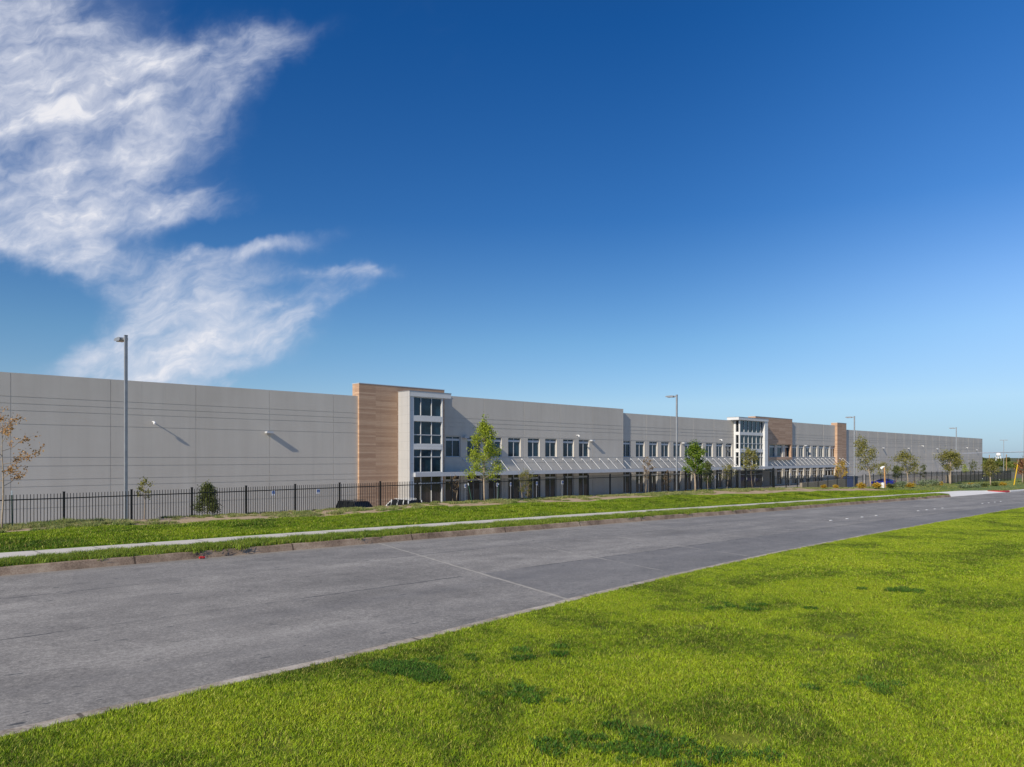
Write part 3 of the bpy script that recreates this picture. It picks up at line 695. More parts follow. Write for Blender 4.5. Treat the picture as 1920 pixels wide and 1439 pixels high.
gate('tall black steel gate at the end of the high fence run, opposite the glass tower', f1l[-1]+.15, ugr+.1, EYE-1.03, 2.0)
gate('narrow black steel gate left of the blue car', 86.6+3.0, 89.0+2.0-.3, EYE-1.85, 2.0) if False else None

# ------------------------------------------------------------------ lamp posts
def lamp(label, u, d, ztop, zb, double=False, grp='tall square parking lot lamp posts'):
    r0 = thing('lamp_post', label, 'lamp post', (u, d, zb), 0, grp); H = ztop-zb
    m_ = MB(); m_.box(-.066, .066, -.066, .066, .75, H); m_.box(-.075, .075, -.075, .075, H+.002, H+.03); m_.build('pole', M['galv'], r0, bevel=.01)
    m_ = MB(); m_.revolve([(.001, 0), (.27, 0), (.27, .73), (.24, .75), (.001, .75)], (0, 0, 0), 16); m_.build('base', M['lot'], r0)
    m_ = MB(); m_.box(-.16, .16, -.16, .16, .752, .78); m_.build('base_plate', M['galv'], r0)
    for s in ((1, -1) if double else (1,)):
        a = MB(); a.box(-.04, .04, *sorted((s*.076, s*.3)), H-.16, H-.06)
        h = MB(); ys = [s*.3, s*.42, s*1.0, s*1.12]
        top_ = [(-.17, H-.06), (.17, H-.06)]
        prof = [(ys[0], H-.15), (ys[1], H-.19), (ys[2], H-.15), (ys[3], H-.12), (ys[3], H-.09), (ys[2], H-.04), (ys[1], H-.03), (ys[0], H-.06)]
        i = 0
        for xx in (-.19, .19): h.v += [(xx, p[0], p[1]) for p in prof]
        n = len(prof); h.f += [tuple(range(n)), tuple(range(2*n-1, n-1, -1))]; h.mi += [0, 0]
        for q in range(n): h.f.append((q, (q+1) % n, n+(q+1) % n, n+q)); h.mi.append(0)
        hd = h.build('lamp_head', M['galv'], r0, bevel=.012); a.build('arm', M['galv'], r0)
        l = MB(); l.box(-.15, .15, *sorted((ys[1]+s*.04, ys[2]-s*.06)), H-.196, H-.19+.012); l.build('lens', M['lamp_lens'], hd)
    return r0
LD = 38.0
zt_ = zx(236, 630, LD)
lamp('tall grey lamp post behind the fence in front of the plain grey wall', ux(236, LD), LD, zt_, ground(ux(236, LD), LD))
lamp('grey lamp post in front of the middle windows and long canopy', ux(1269, LD), LD, zx(1269, 741, LD), ground(ux(1269, LD), LD))
lamp('white looking lamp post just beyond the wood clad pylon', ux(1602, LD), LD, zx(1602, 781, LD), ground(ux(1602, LD), LD))
lamp('lamp post before the far stretch of plain wall, behind the dense far fence', ux(1793, LD), LD, zx(1793, 802, LD), ground(ux(1793, LD), LD))
lamp('distant double headed lamp post standing clear beyond the end of the warehouse', ux(1882, 58), 58, zx(1882, 825, 58), EYE-6.0, True)

# ------------------------------------------------------------------ plants
def leaf_mesh(name, centers, sizes, mat, tones, flat=.0):
    """many small bent leaves; rnd attribute holds each leaf's own tone"""
    n = len(centers); c = np.asarray(centers); L = np.asarray(sizes)[:, None]
    a = rng.normal(size=(n, 3)); a /= np.linalg.norm(a, axis=1)[:, None]; b = rng.normal(size=(n, 3)); b -= (a*b).sum(1)[:, None]*a; b /= np.linalg.norm(b, axis=1)[:, None]
    nn = np.cross(a, b)
    v = np.stack([c-a*L*.5, c+b*L*.28+nn*L*.06, c+a*L*.5, c-b*L*.28+nn*L*.06], 1).reshape(-1, 3)
    me = bpy.data.meshes.new(name); me.vertices.add(4*n); me.vertices.foreach_set('co', v.ravel().astype(np.float32))
    me.loops.add(4*n); me.loops.foreach_set('vertex_index', np.arange(4*n, dtype=np.int32)); me.polygons.add(n)
    me.polygons.foreach_set('loop_start', np.arange(0, 4*n, 4, dtype=np.int32)); me.polygons.foreach_set('loop_total', np.full(n, 4, np.int32))
    at = me.attributes.new('rnd', 'FLOAT_VECTOR', 'POINT'); rr = np.zeros((4*n, 3), np.float32); rr[:, 0] = np.repeat(np.asarray(tones), 4); at.data.foreach_set('vector', rr.ravel())
    me.materials.append(mat); me.update(); me.validate(); return me
LEAF = {
 'lime': mat_leaf('lime_leaf', (.16, .22, .02), (.33, .40, .03), (.52, .55, .07)),
 'green': mat_leaf('green_leaf', (.06, .12, .012), (.13, .21, .018), (.26, .32, .03)),
 'dark': mat_leaf('dark_leaf', (.05, .068, .018), (.10, .125, .032), (.20, .21, .055), .25),
 'olive': mat_leaf('olive_leaf', (.13, .13, .03), (.24, .23, .055), (.40, .36, .10)),
 'dry': mat_leaf('dry_leaf', (.26, .12, .035), (.48, .27, .10), (.66, .43, .20)),
 'brown': mat_leaf('brown_leaf', (.15, .09, .04), (.26, .17, .08), (.36, .26, .12)),
 'gold': mat_leaf('golden_leaf', (.28, .17, .02), (.50, .33, .03), (.70, .50, .05)),
 'rust': mat_leaf('rust_leaf', (.20, .07, .03), (.36, .15, .07), (.5, .28, .15)),
 'grey': mat_leaf('grey_green_leaf', (.10, .14, .07), (.18, .23, .12), (.30, .34, .19), .15),
 'wood': mat_leaf('woodland_leaf', (.07, .10, .025), (.16, .20, .04), (.30, .33, .07), .25)}
M['bark'] = mat_ground('young_bark', [(.3, (.26, .19, .13)), (.7, (.46, .38, .29))], 6, 40, .5)
M['bark_dark'] = mat_ground('dark_bark', [(.3, (.08, .055, .035)), (.7, (.18, .13, .09))], 6, 40, .5)
M['stake'] = simple('green_stake', (.03, .09, .06), .6, 0, .1)
M['stake_top'] = simple('pale_stake_cap', (.6, .65, .68), .5)
def tree(name, label, xb, d, ytop, ycb, wpx, leaf, n, group=None, cat='tree', lean=0.0, profile='egg', bark='bark', limbs=11, clump=.22, lsize=.11, stems=1, seed=0, tr=.055, base=None, side=0.0):
    """xb, ytop, ycb, wpx: where the photo shows trunk, top, crown bottom and crown width"""
    random.seed(seed+int(xb)); global rng; rng = np.random.default_rng(seed+int(xb))
    u = ux(xb, d); zb = ground(u, d) if base is None else base
    H = zx(xb, ytop, d)-zb; cb = max(.1, zx(xb, ycb, d)-zb); t = proj(u, d, zb)[2]; rad = wpx*t/F/2
    r0 = thing(name, label, cat, (u, d, zb), 0, group)
    if profile == 'bush': H *= .72
    mb = MB(); tips = []
    cr = Vector((SN, -CS, 0))                                   # sideways as the street sees it
    def axis(h): return cr*(lean*H*max(0, h/H)**1.5)+Vector((.03*math.sin(h*2.1+xb), .03*math.cos(h*1.7+xb), h))
    for s in range(stems):
        o_ = Vector((random.uniform(-.12, .12), random.uniform(-.12, .12), 0)) if stems > 1 else Vector()
        pts = [axis(H*q)+o_*(1+3*q) for q in (-.03, .1, .25, .45, .65, .85, .97)]
        mb.tube(pts, [tr, tr*.92, tr*.82, tr*.62, tr*.42, tr*.2, tr*.08], 7)
    def prof(f):
        if profile == 'egg': return (math.sin(math.pi*min(1, f*.86+.12))**.75)*(1.05-.35*f)
        if profile == 'pear': return 1.28*(f+.12)**.35*(1-f*.97)**.85
        if profile == 'cone': return max(.07, (1-f)**.8)*(1 if f > .08 else .7)
        if profile == 'tall': return max(.12, math.sin(math.pi*min(1, f*.9+.1))**.6*.9)
        if profile == 'bush': return math.sqrt(max(0.02, 1-(f*1.0)**2.4))
        return .8
    for k in range(limbs):
        f = (k+.3)/limbs; h0 = cb+(H-cb)*f*.88; a = k*2.4+random.uniform(-.5, .5)
        L = rad*prof(f)*random.uniform(.75, 1.12); p0 = axis(h0*.97); dirv = Vector((math.cos(a), math.sin(a), 0))
        p3 = axis(h0)+dirv*L+Vector((0, 0, L*random.uniform(.3, .75))); p1 = p0.lerp(p3, .35)+Vector((0, 0, -.05*L)); p2 = p0.lerp(p3, .7)+Vector((0, 0, .04*L))
        mb.tube([p0, p1, p2, p3], [tr*.34, tr*.25, tr*.16, tr*.05], 5, cap=False)
        tips.append((p0.lerp(p3, .55), p3, L))
        for j in range(3):
            q0 = p0.lerp(p3, random.uniform(.35, .9)); a2 = a+random.uniform(-1.2, 1.2)
            q1 = q0+Vector((math.cos(a2), math.sin(a2), random.uniform(.2, 1)))*L*.38
            mb.tube([q0, q1], [tr*.12, tr*.04], 4, cap=False); tips.append((q0, q1, L*.4))
    mb.build('trunk', M[bark], r0, smooth=True)
    # leaf clumps along the twigs, uneven
    cl = []
    tips.append((axis(H*.85), axis(H), .3))
    for p, q, L in tips:
        for _ in range(3): cl.append((p.lerp(q, random.uniform(.0, 1.08)), random.uniform(.5, 1.25)*clump*(rad**.5), random.random()))
    w = np.array([c[1]**2 for c in cl]); w /= w.sum(); idx = rng.choice(len(cl), n, p=w)
    P = np.array([tuple(cl[i][0]) for i in idx]); S = np.array([cl[i][1] for i in idx])[:, None]
    P = P+rng.normal(size=P.shape)*S*np.array([.55, .55, .5]); P = P[P[:, 2] > .05]
    idx = idx[:len(P)]; tone = np.clip(np.array([cl[i][2] for i in idx])*.5+rng.random(len(P))*.5, 0, 1)
    me = leaf_mesh('crown', P, rng.uniform(.6, 1.25, len(P))*lsize, LEAF[leaf], tone)
    link(bpy.data.objects.new('crown', me), r0); return r0
def stake(label, x, d, ytop, lean=0.0, grp='green tree stakes'):
    u = ux(x, d); zb = ground(u, d); H = zx(x, ytop, d)-zb
    r0 = thing('tree_stake', label, 'stake', (u, d, zb), 0, grp)
    v = Vector((SN, -CS, 0))*lean; m_ = MB(); m_.tube([Vector((0, 0, -.1)), v*.88+Vector((0, 0, H*.88))], .022, 4); m_.build('stake_post', M['stake'], r0)
    m_ = MB(); m_.tube([v*.88+Vector((0, 0, H*.881)), v+Vector((0, 0, H))], .026, 4); m_.build('stake_tip', M['stake_top'], r0)
TG = 'young trees along the bank'
tree('young_tree', 'nearly bare young tree with tan dry leaf clusters before the plain grey wall', 5, 30.9, 768, 912, 125, 'dry', 1500, TG, clump=.13, lsize=.085, limbs=15, tr=.035)
stake('green stake beside the tan dry leaved tree', 23, 31.0, 920, -.02)
tree('young_tree', 'full yellow green tree with pale trunk in front of the first windows', 908, 31.4, 779, 906, 92, 'lime', 7600, TG, profile='pear', clump=.19, lsize=.095, limbs=26, tr=.05)
stake('slanting green stake left of the yellow green tree', 886, 31.3, 906, -.25); stake('green stake right of the yellow green tree', 933, 31.5, 906, .06)
tree('sapling', 'thin sparse olive sapling behind the fence next to the tall lamp post', 270, 34.0, 897, 935, 34, 'olive', 420, 'saplings behind the fence', clump=.16, lsize=.08, limbs=9, tr=.025)
tree('conical_shrub', 'dense dark green conical shrub behind the fence before the grey wall', 389, 34.5, 903, 966, 54, 'dark', 7000, None, 'shrub', profile='cone', clump=.24, lsize=.075, limbs=22, tr=.03, bark='bark_dark')
tree('sapling', 'small reddish brown bare sapling before the first entrance tower', 853, 33.6, 886, 925, 20, 'brown', 260, 'saplings behind the fence', clump=.13, lsize=.07, limbs=9, tr=.025, stems=2)
tree('shrub', 'loose pale green upright shrub behind the fence under the canopy', 986, 35.0, 880, 930, 38, 'olive', 1500, 'shrubs behind the fence', 'shrub', profile='tall', clump=.2, lsize=.08, limbs=14, tr=.03, stems=3)
tree('sapling', 'spindly orange brown sapling where the high wall steps down', 1214, 35.5, 855, 900, 24, 'brown', 620, 'saplings behind the fence', profile='tall', clump=.2, lsize=.10, limbs=12, tr=.03, stems=3)
tree('sapling', 'short brown sapling between the step in the wall and the lamp post', 1251, 36.0, 878, 915, 20, 'brown', 420, 'saplings behind the fence', clump=.18, lsize=.09, limbs=9, tr=.03)
tree('young_tree', 'bright green leafy tree right of the middle lamp post', 1303, 32.0, 828, 895, 56, 'green', 4200, TG, profile='pear', clump=.24, lsize=.14, limbs=15, tr=.07)
tree('shrub', 'dark green shrub tree tucked behind the bright green tree', 1327, 35.5, 864, 905, 22, 'dark', 1800, 'shrubs behind the fence', 'shrub', profile='tall', clump=.3, lsize=.13, limbs=12, tr=.05)
tree('sapling', 'leaning olive sapling just left of the glass tower', 1362, 35.5, 870, 902, 34, 'olive', 620, 'saplings behind the fence', clump=.26, lsize=.13, limbs=10, tr=.03, lean=.1)
tree('young_tree', 'golden olive tree in front of the glass entrance tower', 1410, 33.8, 840, 885, 36, 'olive', 1500, TG, clump=.33, lsize=.15, limbs=12, tr=.045, lean=-.06)
tree('young_tree', 'tree with golden leaves before the foot of the wood clad pylon', 1578, 45, 862, 898, 26, 'gold', 900, TG, clump=.36, lsize=.17, limbs=11, tr=.05, stems=2)
tree('young_tree', 'leaning open crowned tree between the wood pylon and the blue car', 1633, 31.0, 819, 888, 46, 'olive', 2300, TG, clump=.34, lsize=.17, limbs=16, tr=.085, lean=-.22)
tree('young_tree', 'wide forked tree with two tufts right of the blue car', 1703, 31.0, 846, 890, 44, 'olive', 1900, TG, clump=.36, lsize=.18, limbs=14, tr=.08, lean=-.16)
tree('young_tree', 'small olive tree standing behind the blue car', 1657, 40, 868, 893, 30, 'olive', 800, TG, clump=.34, lsize=.17, limbs=10, tr=.05)
tree('shrub', 'dark green rounded shrub behind the fence right of the blue car', 1681, 41, 874, 896, 17, 'dark', 1400, 'shrubs behind the fence', 'shrub', profile='tall', clump=.4, lsize=.18, limbs=10, tr=.05)
tree('sapling', 'small olive sapling rising over the fence beside the forked tree', 1716, 42, 865, 890, 13, 'olive', 420, 'saplings behind the fence', clump=.34, lsize=.17, limbs=8, tr=.04)
tree('sapling', 'narrow green sapling over the dark fence before the plain far wall', 1731, 42, 869, 895, 11, 'dark', 600, 'saplings behind the fence', profile='tall', clump=.34, lsize=.17, limbs=8, tr=.04)
tree('young_tree', 'broad grey green tree in front of the dark far fence', 1783, 30.5, 847, 886, 46, 'olive', 3000, TG, clump=.4, lsize=.2, limbs=17, tr=.1, stems=2)
tree('sapling', 'little yellow green sapling low over the far fence', 1809, 44, 871, 888, 12, 'lime', 420, 'saplings behind the fence', clump=.4, lsize=.2, limbs=8, tr=.04)
tree('sapling', 'dark open sapling near the far corner of the warehouse', 1825, 44, 864, 886, 18, 'dark', 620, 'saplings behind the fence', clump=.45, lsize=.2, limbs=9, tr=.05)
tree('young_tree', 'tree with green top and orange lower leaves beside the red kerb', 1857, 27.5, 862, 893, 28, 'olive', 1600, TG, clump=.4, lsize=.19, limbs=13, tr=.09)
tree('young_tree', 'rust coloured tree at the right edge by the wooden pole', 1917, 28.5, 860, 893, 24, 'rust', 900, TG, clump=.5, lsize=.24, limbs=12, tr=.08)
for x, l, y0 in ((1799,'thin green stake right of the broad grey green tree',900),(1841,'thin green stake left of the red kerb',897),(1873,'leaning green stake above the red kerb',899)): stake(l, x, 27.5 if x > 1830 else 30, y0, .1)
SG = 'bushes in the planting bed'
for i, (x, d, yt, w_, lf, nm, lb_) in enumerate([
    (1615,29.5,906,11,'gold','flowering_bush','yellow flowering bush left of the leaning tree trunk'),
    (1643,29.5,907,13,'gold','flowering_bush','yellow flowering bush below the front of the blue car'),
    (1672,29.0,909,10,'dark','bush','dark low bush with a yellow edge under the rear of the blue car'),
    (1706,29.0,910,12,'gold','flowering_bush','yellow flowering bush at the foot of the forked tree'),
    (1545,30.5,911,5,'gold','flowering_bush','tiny yellow flower clump left of the tan wall end'),
    (1566,30.5,911,4,'gold','flowering_bush','tiny yellow flower clump close to a black fence post'),
    (1730,29.5,905,20,'grey','bush','wide grey green mound between the forked and the broad tree'),
    (1750,29.5,905,20,'grey','bush','grey green mound just left of the broad tree trunk'),
    (1762,29.5,908,8,'gold','flowering_bush','small yellow flowering bush close to the broad tree trunk'),
    (1690,29.5,905,20,'grey','bush','grey green mound below the shrub behind the fence'),
    (1805,26.0,914,11,'grey','bush','grey bush at the left corner of the driveway bed'),
    (1818,26.0,912,13,'grey','bush','larger grey bush beside the driveway corner'),
    (1832,26.0,913,11,'grey','bush','grey bush between the driveway corner and the green stake'),
    (1845,26.0,910,11,'dark','bush','dark green bush left of the trunk beside the red kerb'),
    (1866,26.5,908,10,'dark','bush','tall dark bush above the middle of the red kerb'),
    (1880,26.5,909,11,'gold','flowering_bush','yellow flowering bush above the right end of the red kerb'),
    (1820,27.5,909,8,'gold','flowering_bush','yellow bush behind the larger grey bush')]):
    tree(nm, lb_, x, d, yt, 990, w_*1.15, lf, 520, SG, 'bush', profile='bush', clump=.35, lsize=.15, limbs=10, tr=.02, seed=i, stems=2, bark='bark_dark')

# grass and weeds: blades standing on the ground sheets, one object for each kind
def blade_patch(name, n, size, h, w, mat, lean=.5, seed=1, clumpy=0.0):
    g = np.random.default_rng(seed); x = g.uniform(-size/2, size/2, n); y = g.uniform(-size/2, size/2, n)
    if clumpy:
        cx = g.uniform(-size/2, size/2, max(3, n//(22 if n < 2000 else 9))); cy = g.uniform(-size/2, size/2, len(cx)); k = g.integers(0, len(cx), n)
        x = x*(1-clumpy)+clumpy*(cx[k]+g.normal(0, .03, n)); y = y*(1-clumpy)+clumpy*(cy[k]+g.normal(0, .03, n))
    hh = h*g.uniform(.5, 1.25, n); a = g.uniform(0, 2*np.pi, n); lv = hh*lean*g.uniform(.2, 1.5, n); ww = w*g.uniform(.7, 1.3, n)
    b = np.stack([x, y, np.full(n, -.01)], 1); dl = np.stack([np.cos(a), np.sin(a), np.zeros(n)], 1); s = a+g.uniform(.8, 2.2, n); sd = np.stack([np.cos(s), np.sin(s), np.zeros(n)], 1)*ww[:, None]/2
    mid = b+dl*(lv*.35)[:, None]+np.stack([x*0, x*0, hh*.6], 1); tip = b+dl*lv[:, None]+np.stack([x*0, x*0, hh], 1)
    v = np.stack([b-sd, b+sd, mid-sd*.75, mid+sd*.75, tip], 1).reshape(-1, 3)
    base = np.arange(n)[:, None]*5; q = (base+np.array([0, 1, 3, 2])); t = (base+np.array([2, 3, 4]))
    me = bpy.data.meshes.new(name); me.vertices.add(5*n); me.vertices.foreach_set('co', v.ravel().astype(np.float32))
    lo = np.concatenate([q, t], 1).ravel().astype(np.int32); me.loops.add(7*n); me.loops.foreach_set('vertex_index', lo); me.polygons.add(2*n)
    st = (np.arange(n)[:, None]*7+np.array([0, 4])).ravel().astype(np.int32); me.polygons.foreach_set('loop_start', st); me.polygons.foreach_set('loop_total', np.tile([4, 3], n).astype(np.int32))
    at = me.attributes.new('rnd', 'FLOAT_VECTOR', 'POINT'); rr = np.zeros((5*n, 3), np.float32); rr[:, 0] = np.repeat(g.random(n), 5); rr[:, 1] = np.repeat(g.random(n), 5); at.data.foreach_set('vector', rr.ravel())
    me.materials.append(mat); me.update(); me.validate(); return bpy.data.objects.new(name, me)
def scatter(name, variants, pts, label=None):
    """pts: (x, y, z, scale). One object whose geometry nodes stand a blade patch on every point"""
    me = bpy.data.meshes.new(name); P = np.array(pts, np.float32); me.vertices.add(len(P)); me.vertices.foreach_set('co', P[:, :3].ravel().copy())
    a = me.attributes.new('sc', 'FLOAT', 'POINT'); a.data.foreach_set('value', P[:, 3].copy())
    o = bpy.data.objects.new(name, me); C.objects.link(o); info(o, label, 'grass', None, 'stuff')
    ng = bpy.data.node_groups.new(name+'_nodes', 'GeometryNodeTree'); ng.interface.new_socket('Geometry', in_out='INPUT', socket_type='NodeSocketGeometry'); ng.interface.new_socket('Geometry', in_out='OUTPUT', socket_type='NodeSocketGeometry')
    N = ng.nodes; L = ng.links; gi = N.new('NodeGroupInput'); go = N.new('NodeGroupOutput'); j = N.new('GeometryNodeGeometryToInstance')
    jn = N.new('GeometryNodeJoinGeometry')
    for v in variants:
        oi = N.new('GeometryNodeObjectInfo'); oi.inputs['Object'].default_value = v; oi.inputs['As Instance'].default_value = True; L.new(oi.outputs['Geometry'], jn.inputs[0])
    ip = N.new('GeometryNodeInstanceOnPoints'); L.new(gi.outputs[0], ip.inputs['Points']); L.new(jn.outputs[0], ip.inputs['Instance']); ip.inputs['Pick Instance'].default_value = True
    rv = N.new('FunctionNodeRandomValue'); rv.data_type = 'INT'; rv.inputs[4].default_value = 0; rv.inputs[5].default_value = len(variants)-1; L.new(rv.outputs[2], ip.inputs['Instance Index'])
    rr = N.new('FunctionNodeRandomValue'); rr.data_type = 'FLOAT_VECTOR'; rr.inputs[0].default_value = (0, 0, 0); rr.inputs[1].default_value = (0, 0, 6.283); L.new(rr.outputs[0], ip.inputs['Rotation'])
    na = N.new('GeometryNodeInputNamedAttribute'); na.data_type = 'FLOAT'; na.inputs[0].default_value = 'sc'; L.new(na.outputs[0], ip.inputs['Scale'])
    L.new(ip.outputs[0], go.inputs[0]); md = o.modifiers.new('scatter', 'NODES'); md.node_group = ng; return o
def seen(u, y, m=6):
    X = u*SN-y*CS; Y = u*CS+y*SN
    return Y > 1 and abs(X) < Y*.686+m
near = [blade_patch('blade_patch', 9500, 1.3, .034, .0052, M['blade_near'], 1.3, s, .35) for s in (1, 2, 3, 4)]
mid = [blade_patch('blade_patch_mid', 5200, 1.4, .040, .010, M['blade_near'], 1.2, s, .3) for s in (5, 6, 7)]
edge = [blade_patch('blade_patch_edge', 620, .34, .042, .0055, M['blade_near'], .8, s) for s in (8, 9)]
pn, pm = [], []
for u in np.arange(-4, 130, 1.0):
    for y in np.arange(-60, 14, 1.0):
        uu, yy = u+random.uniform(-.2, .2), y+random.uniform(-.2, .2)
        if yy > near_edge(uu)-1.25: continue
        Y = uu*CS+yy*SN
        if not seen(uu, yy, 4) or Y < 3.2 or math.hypot(uu, yy) > 95: continue
        (pn if Y < 17 else pm).append((uu, yy, ground(uu, yy), random.uniform(.92, 1.15)))
pe = [(u, float(near_edge(u))-.30-q+random.uniform(-.03, .03), ground(u, float(near_edge(u))-.3), random.uniform(.9, 1.1)) for u in np.arange(-4, 75, .24) for q in (.2, .42, .64, .86, 1.08, 1.3) if seen(u, float(near_edge(u)))]
scatter('near_grass', edge, pe, 'lawn grass in a trimmed band along the near kerb')
scatter('near_grass', near, pn, 'short bright green lawn grass on the near side of the road')
scatter('near_grass', mid, pm, 'lawn grass thinning into the distance along the near side of the road')
M['blade_clover'] = mat_blades('clover', [(.03, .095, .012), (.05, .14, .018), (.08, .19, .02), (.13, .25, .03)], .9, 3.0, (.12, .24, .02))  # dark blade colour paints a shadow on the lawn; also used for darker tufts
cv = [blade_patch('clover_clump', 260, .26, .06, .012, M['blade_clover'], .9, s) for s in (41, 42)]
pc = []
for cx, cy, rx_, ry_, n in ((752, 1252, 46, 9, 60), (800, 1270, 26, 7, 26), (1690, 1107, 44, 5, 20), (1160, 1395, 120, 30, 26), (1340, 1418, 90, 20, 12), (1430, 1140, 90, 8, 10), (1600, 1290, 90, 14, 8), (960, 1235, 90, 14, 10), (1000, 1300, 70, 16, 12)):  # leading dense clusters form the painted shadow mark, the rest are scattered dark tufts
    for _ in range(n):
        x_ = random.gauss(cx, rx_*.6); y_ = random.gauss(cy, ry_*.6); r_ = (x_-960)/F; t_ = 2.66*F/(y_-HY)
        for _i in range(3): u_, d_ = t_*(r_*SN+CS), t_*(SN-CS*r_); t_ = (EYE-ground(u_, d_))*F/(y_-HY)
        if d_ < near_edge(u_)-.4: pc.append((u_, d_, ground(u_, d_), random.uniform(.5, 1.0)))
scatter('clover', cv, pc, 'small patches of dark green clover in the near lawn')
lw = [blade_patch('blade_patch_lawn', 2600, 1.3, .075, .014, M['blade_lawn'], .7, s) for s in (11, 12, 13)]
pl = [(u+random.uniform(-.2, .2), y, ground(u, y), random.uniform(.9, 1.15)) for u in np.arange(-8, 95, 1.0) for y in np.arange(25.28, 29.7, .88) if y < LAWN_EDGE(u)-.35 and seen(u, y)]
scatter('lawn_grass', lw, pl, 'mown bright green grass on the bank between pavement and fence')
sg = [blade_patch('blade_patch_strip', 1500, 1.0, .135, .013, M['blade_strip'], .8, s, .25) for s in (21, 22, 23)]
ps = [(u+random.uniform(-.1, .1), y+random.uniform(-.08, .08), float(road_z(u))+.17, random.uniform(.75, 1.2)) for u in np.arange(-6, 82, .8) for y in (21.85, 22.2, 22.5) if seen(u, y)]
scatter('strip_grass', sg, ps, 'longer dark green grass on the strip between kerb and pavement')
wd = [blade_patch('blade_patch_weed', 460, .8, .17, .014, M['blade_weed'], .9, s, .7) for s in (31, 32, 33)]
pw = []
for u in np.arange(-8, 165, .45):
    for y in (29.9, 30.5, 31.1, 31.6, 32.1, 32.6, 33.2):
        q = math.sin(u*.7+y)*math.sin(u*.23+1.7)+random.uniform(-.6, .6)
        lim = .12 if y < 31 else -.55
        if u > 45: lim -= .35
        if q > lim and seen(u, y): pw.append((u+random.uniform(-.3, .3), y, ground(u, y)-.02, random.uniform(.4, 1.0 if y < 31.4 or u < 12 else .7)*(.7 if u > 60 else 1)))
for u in np.arange(84, 165, .7):
    for y in np.arange(max(25.2, LAWN_EDGE(u)+.2) if u < 95.2 else DB(u)+.7, 30, .8): pw.append((u, y+random.uniform(-.3, .3), ground(u, y)-.02, random.uniform(.3, .7)))
scatter('weeds', wd, pw, 'straggling green and straw coloured weeds along the foot of the fence')

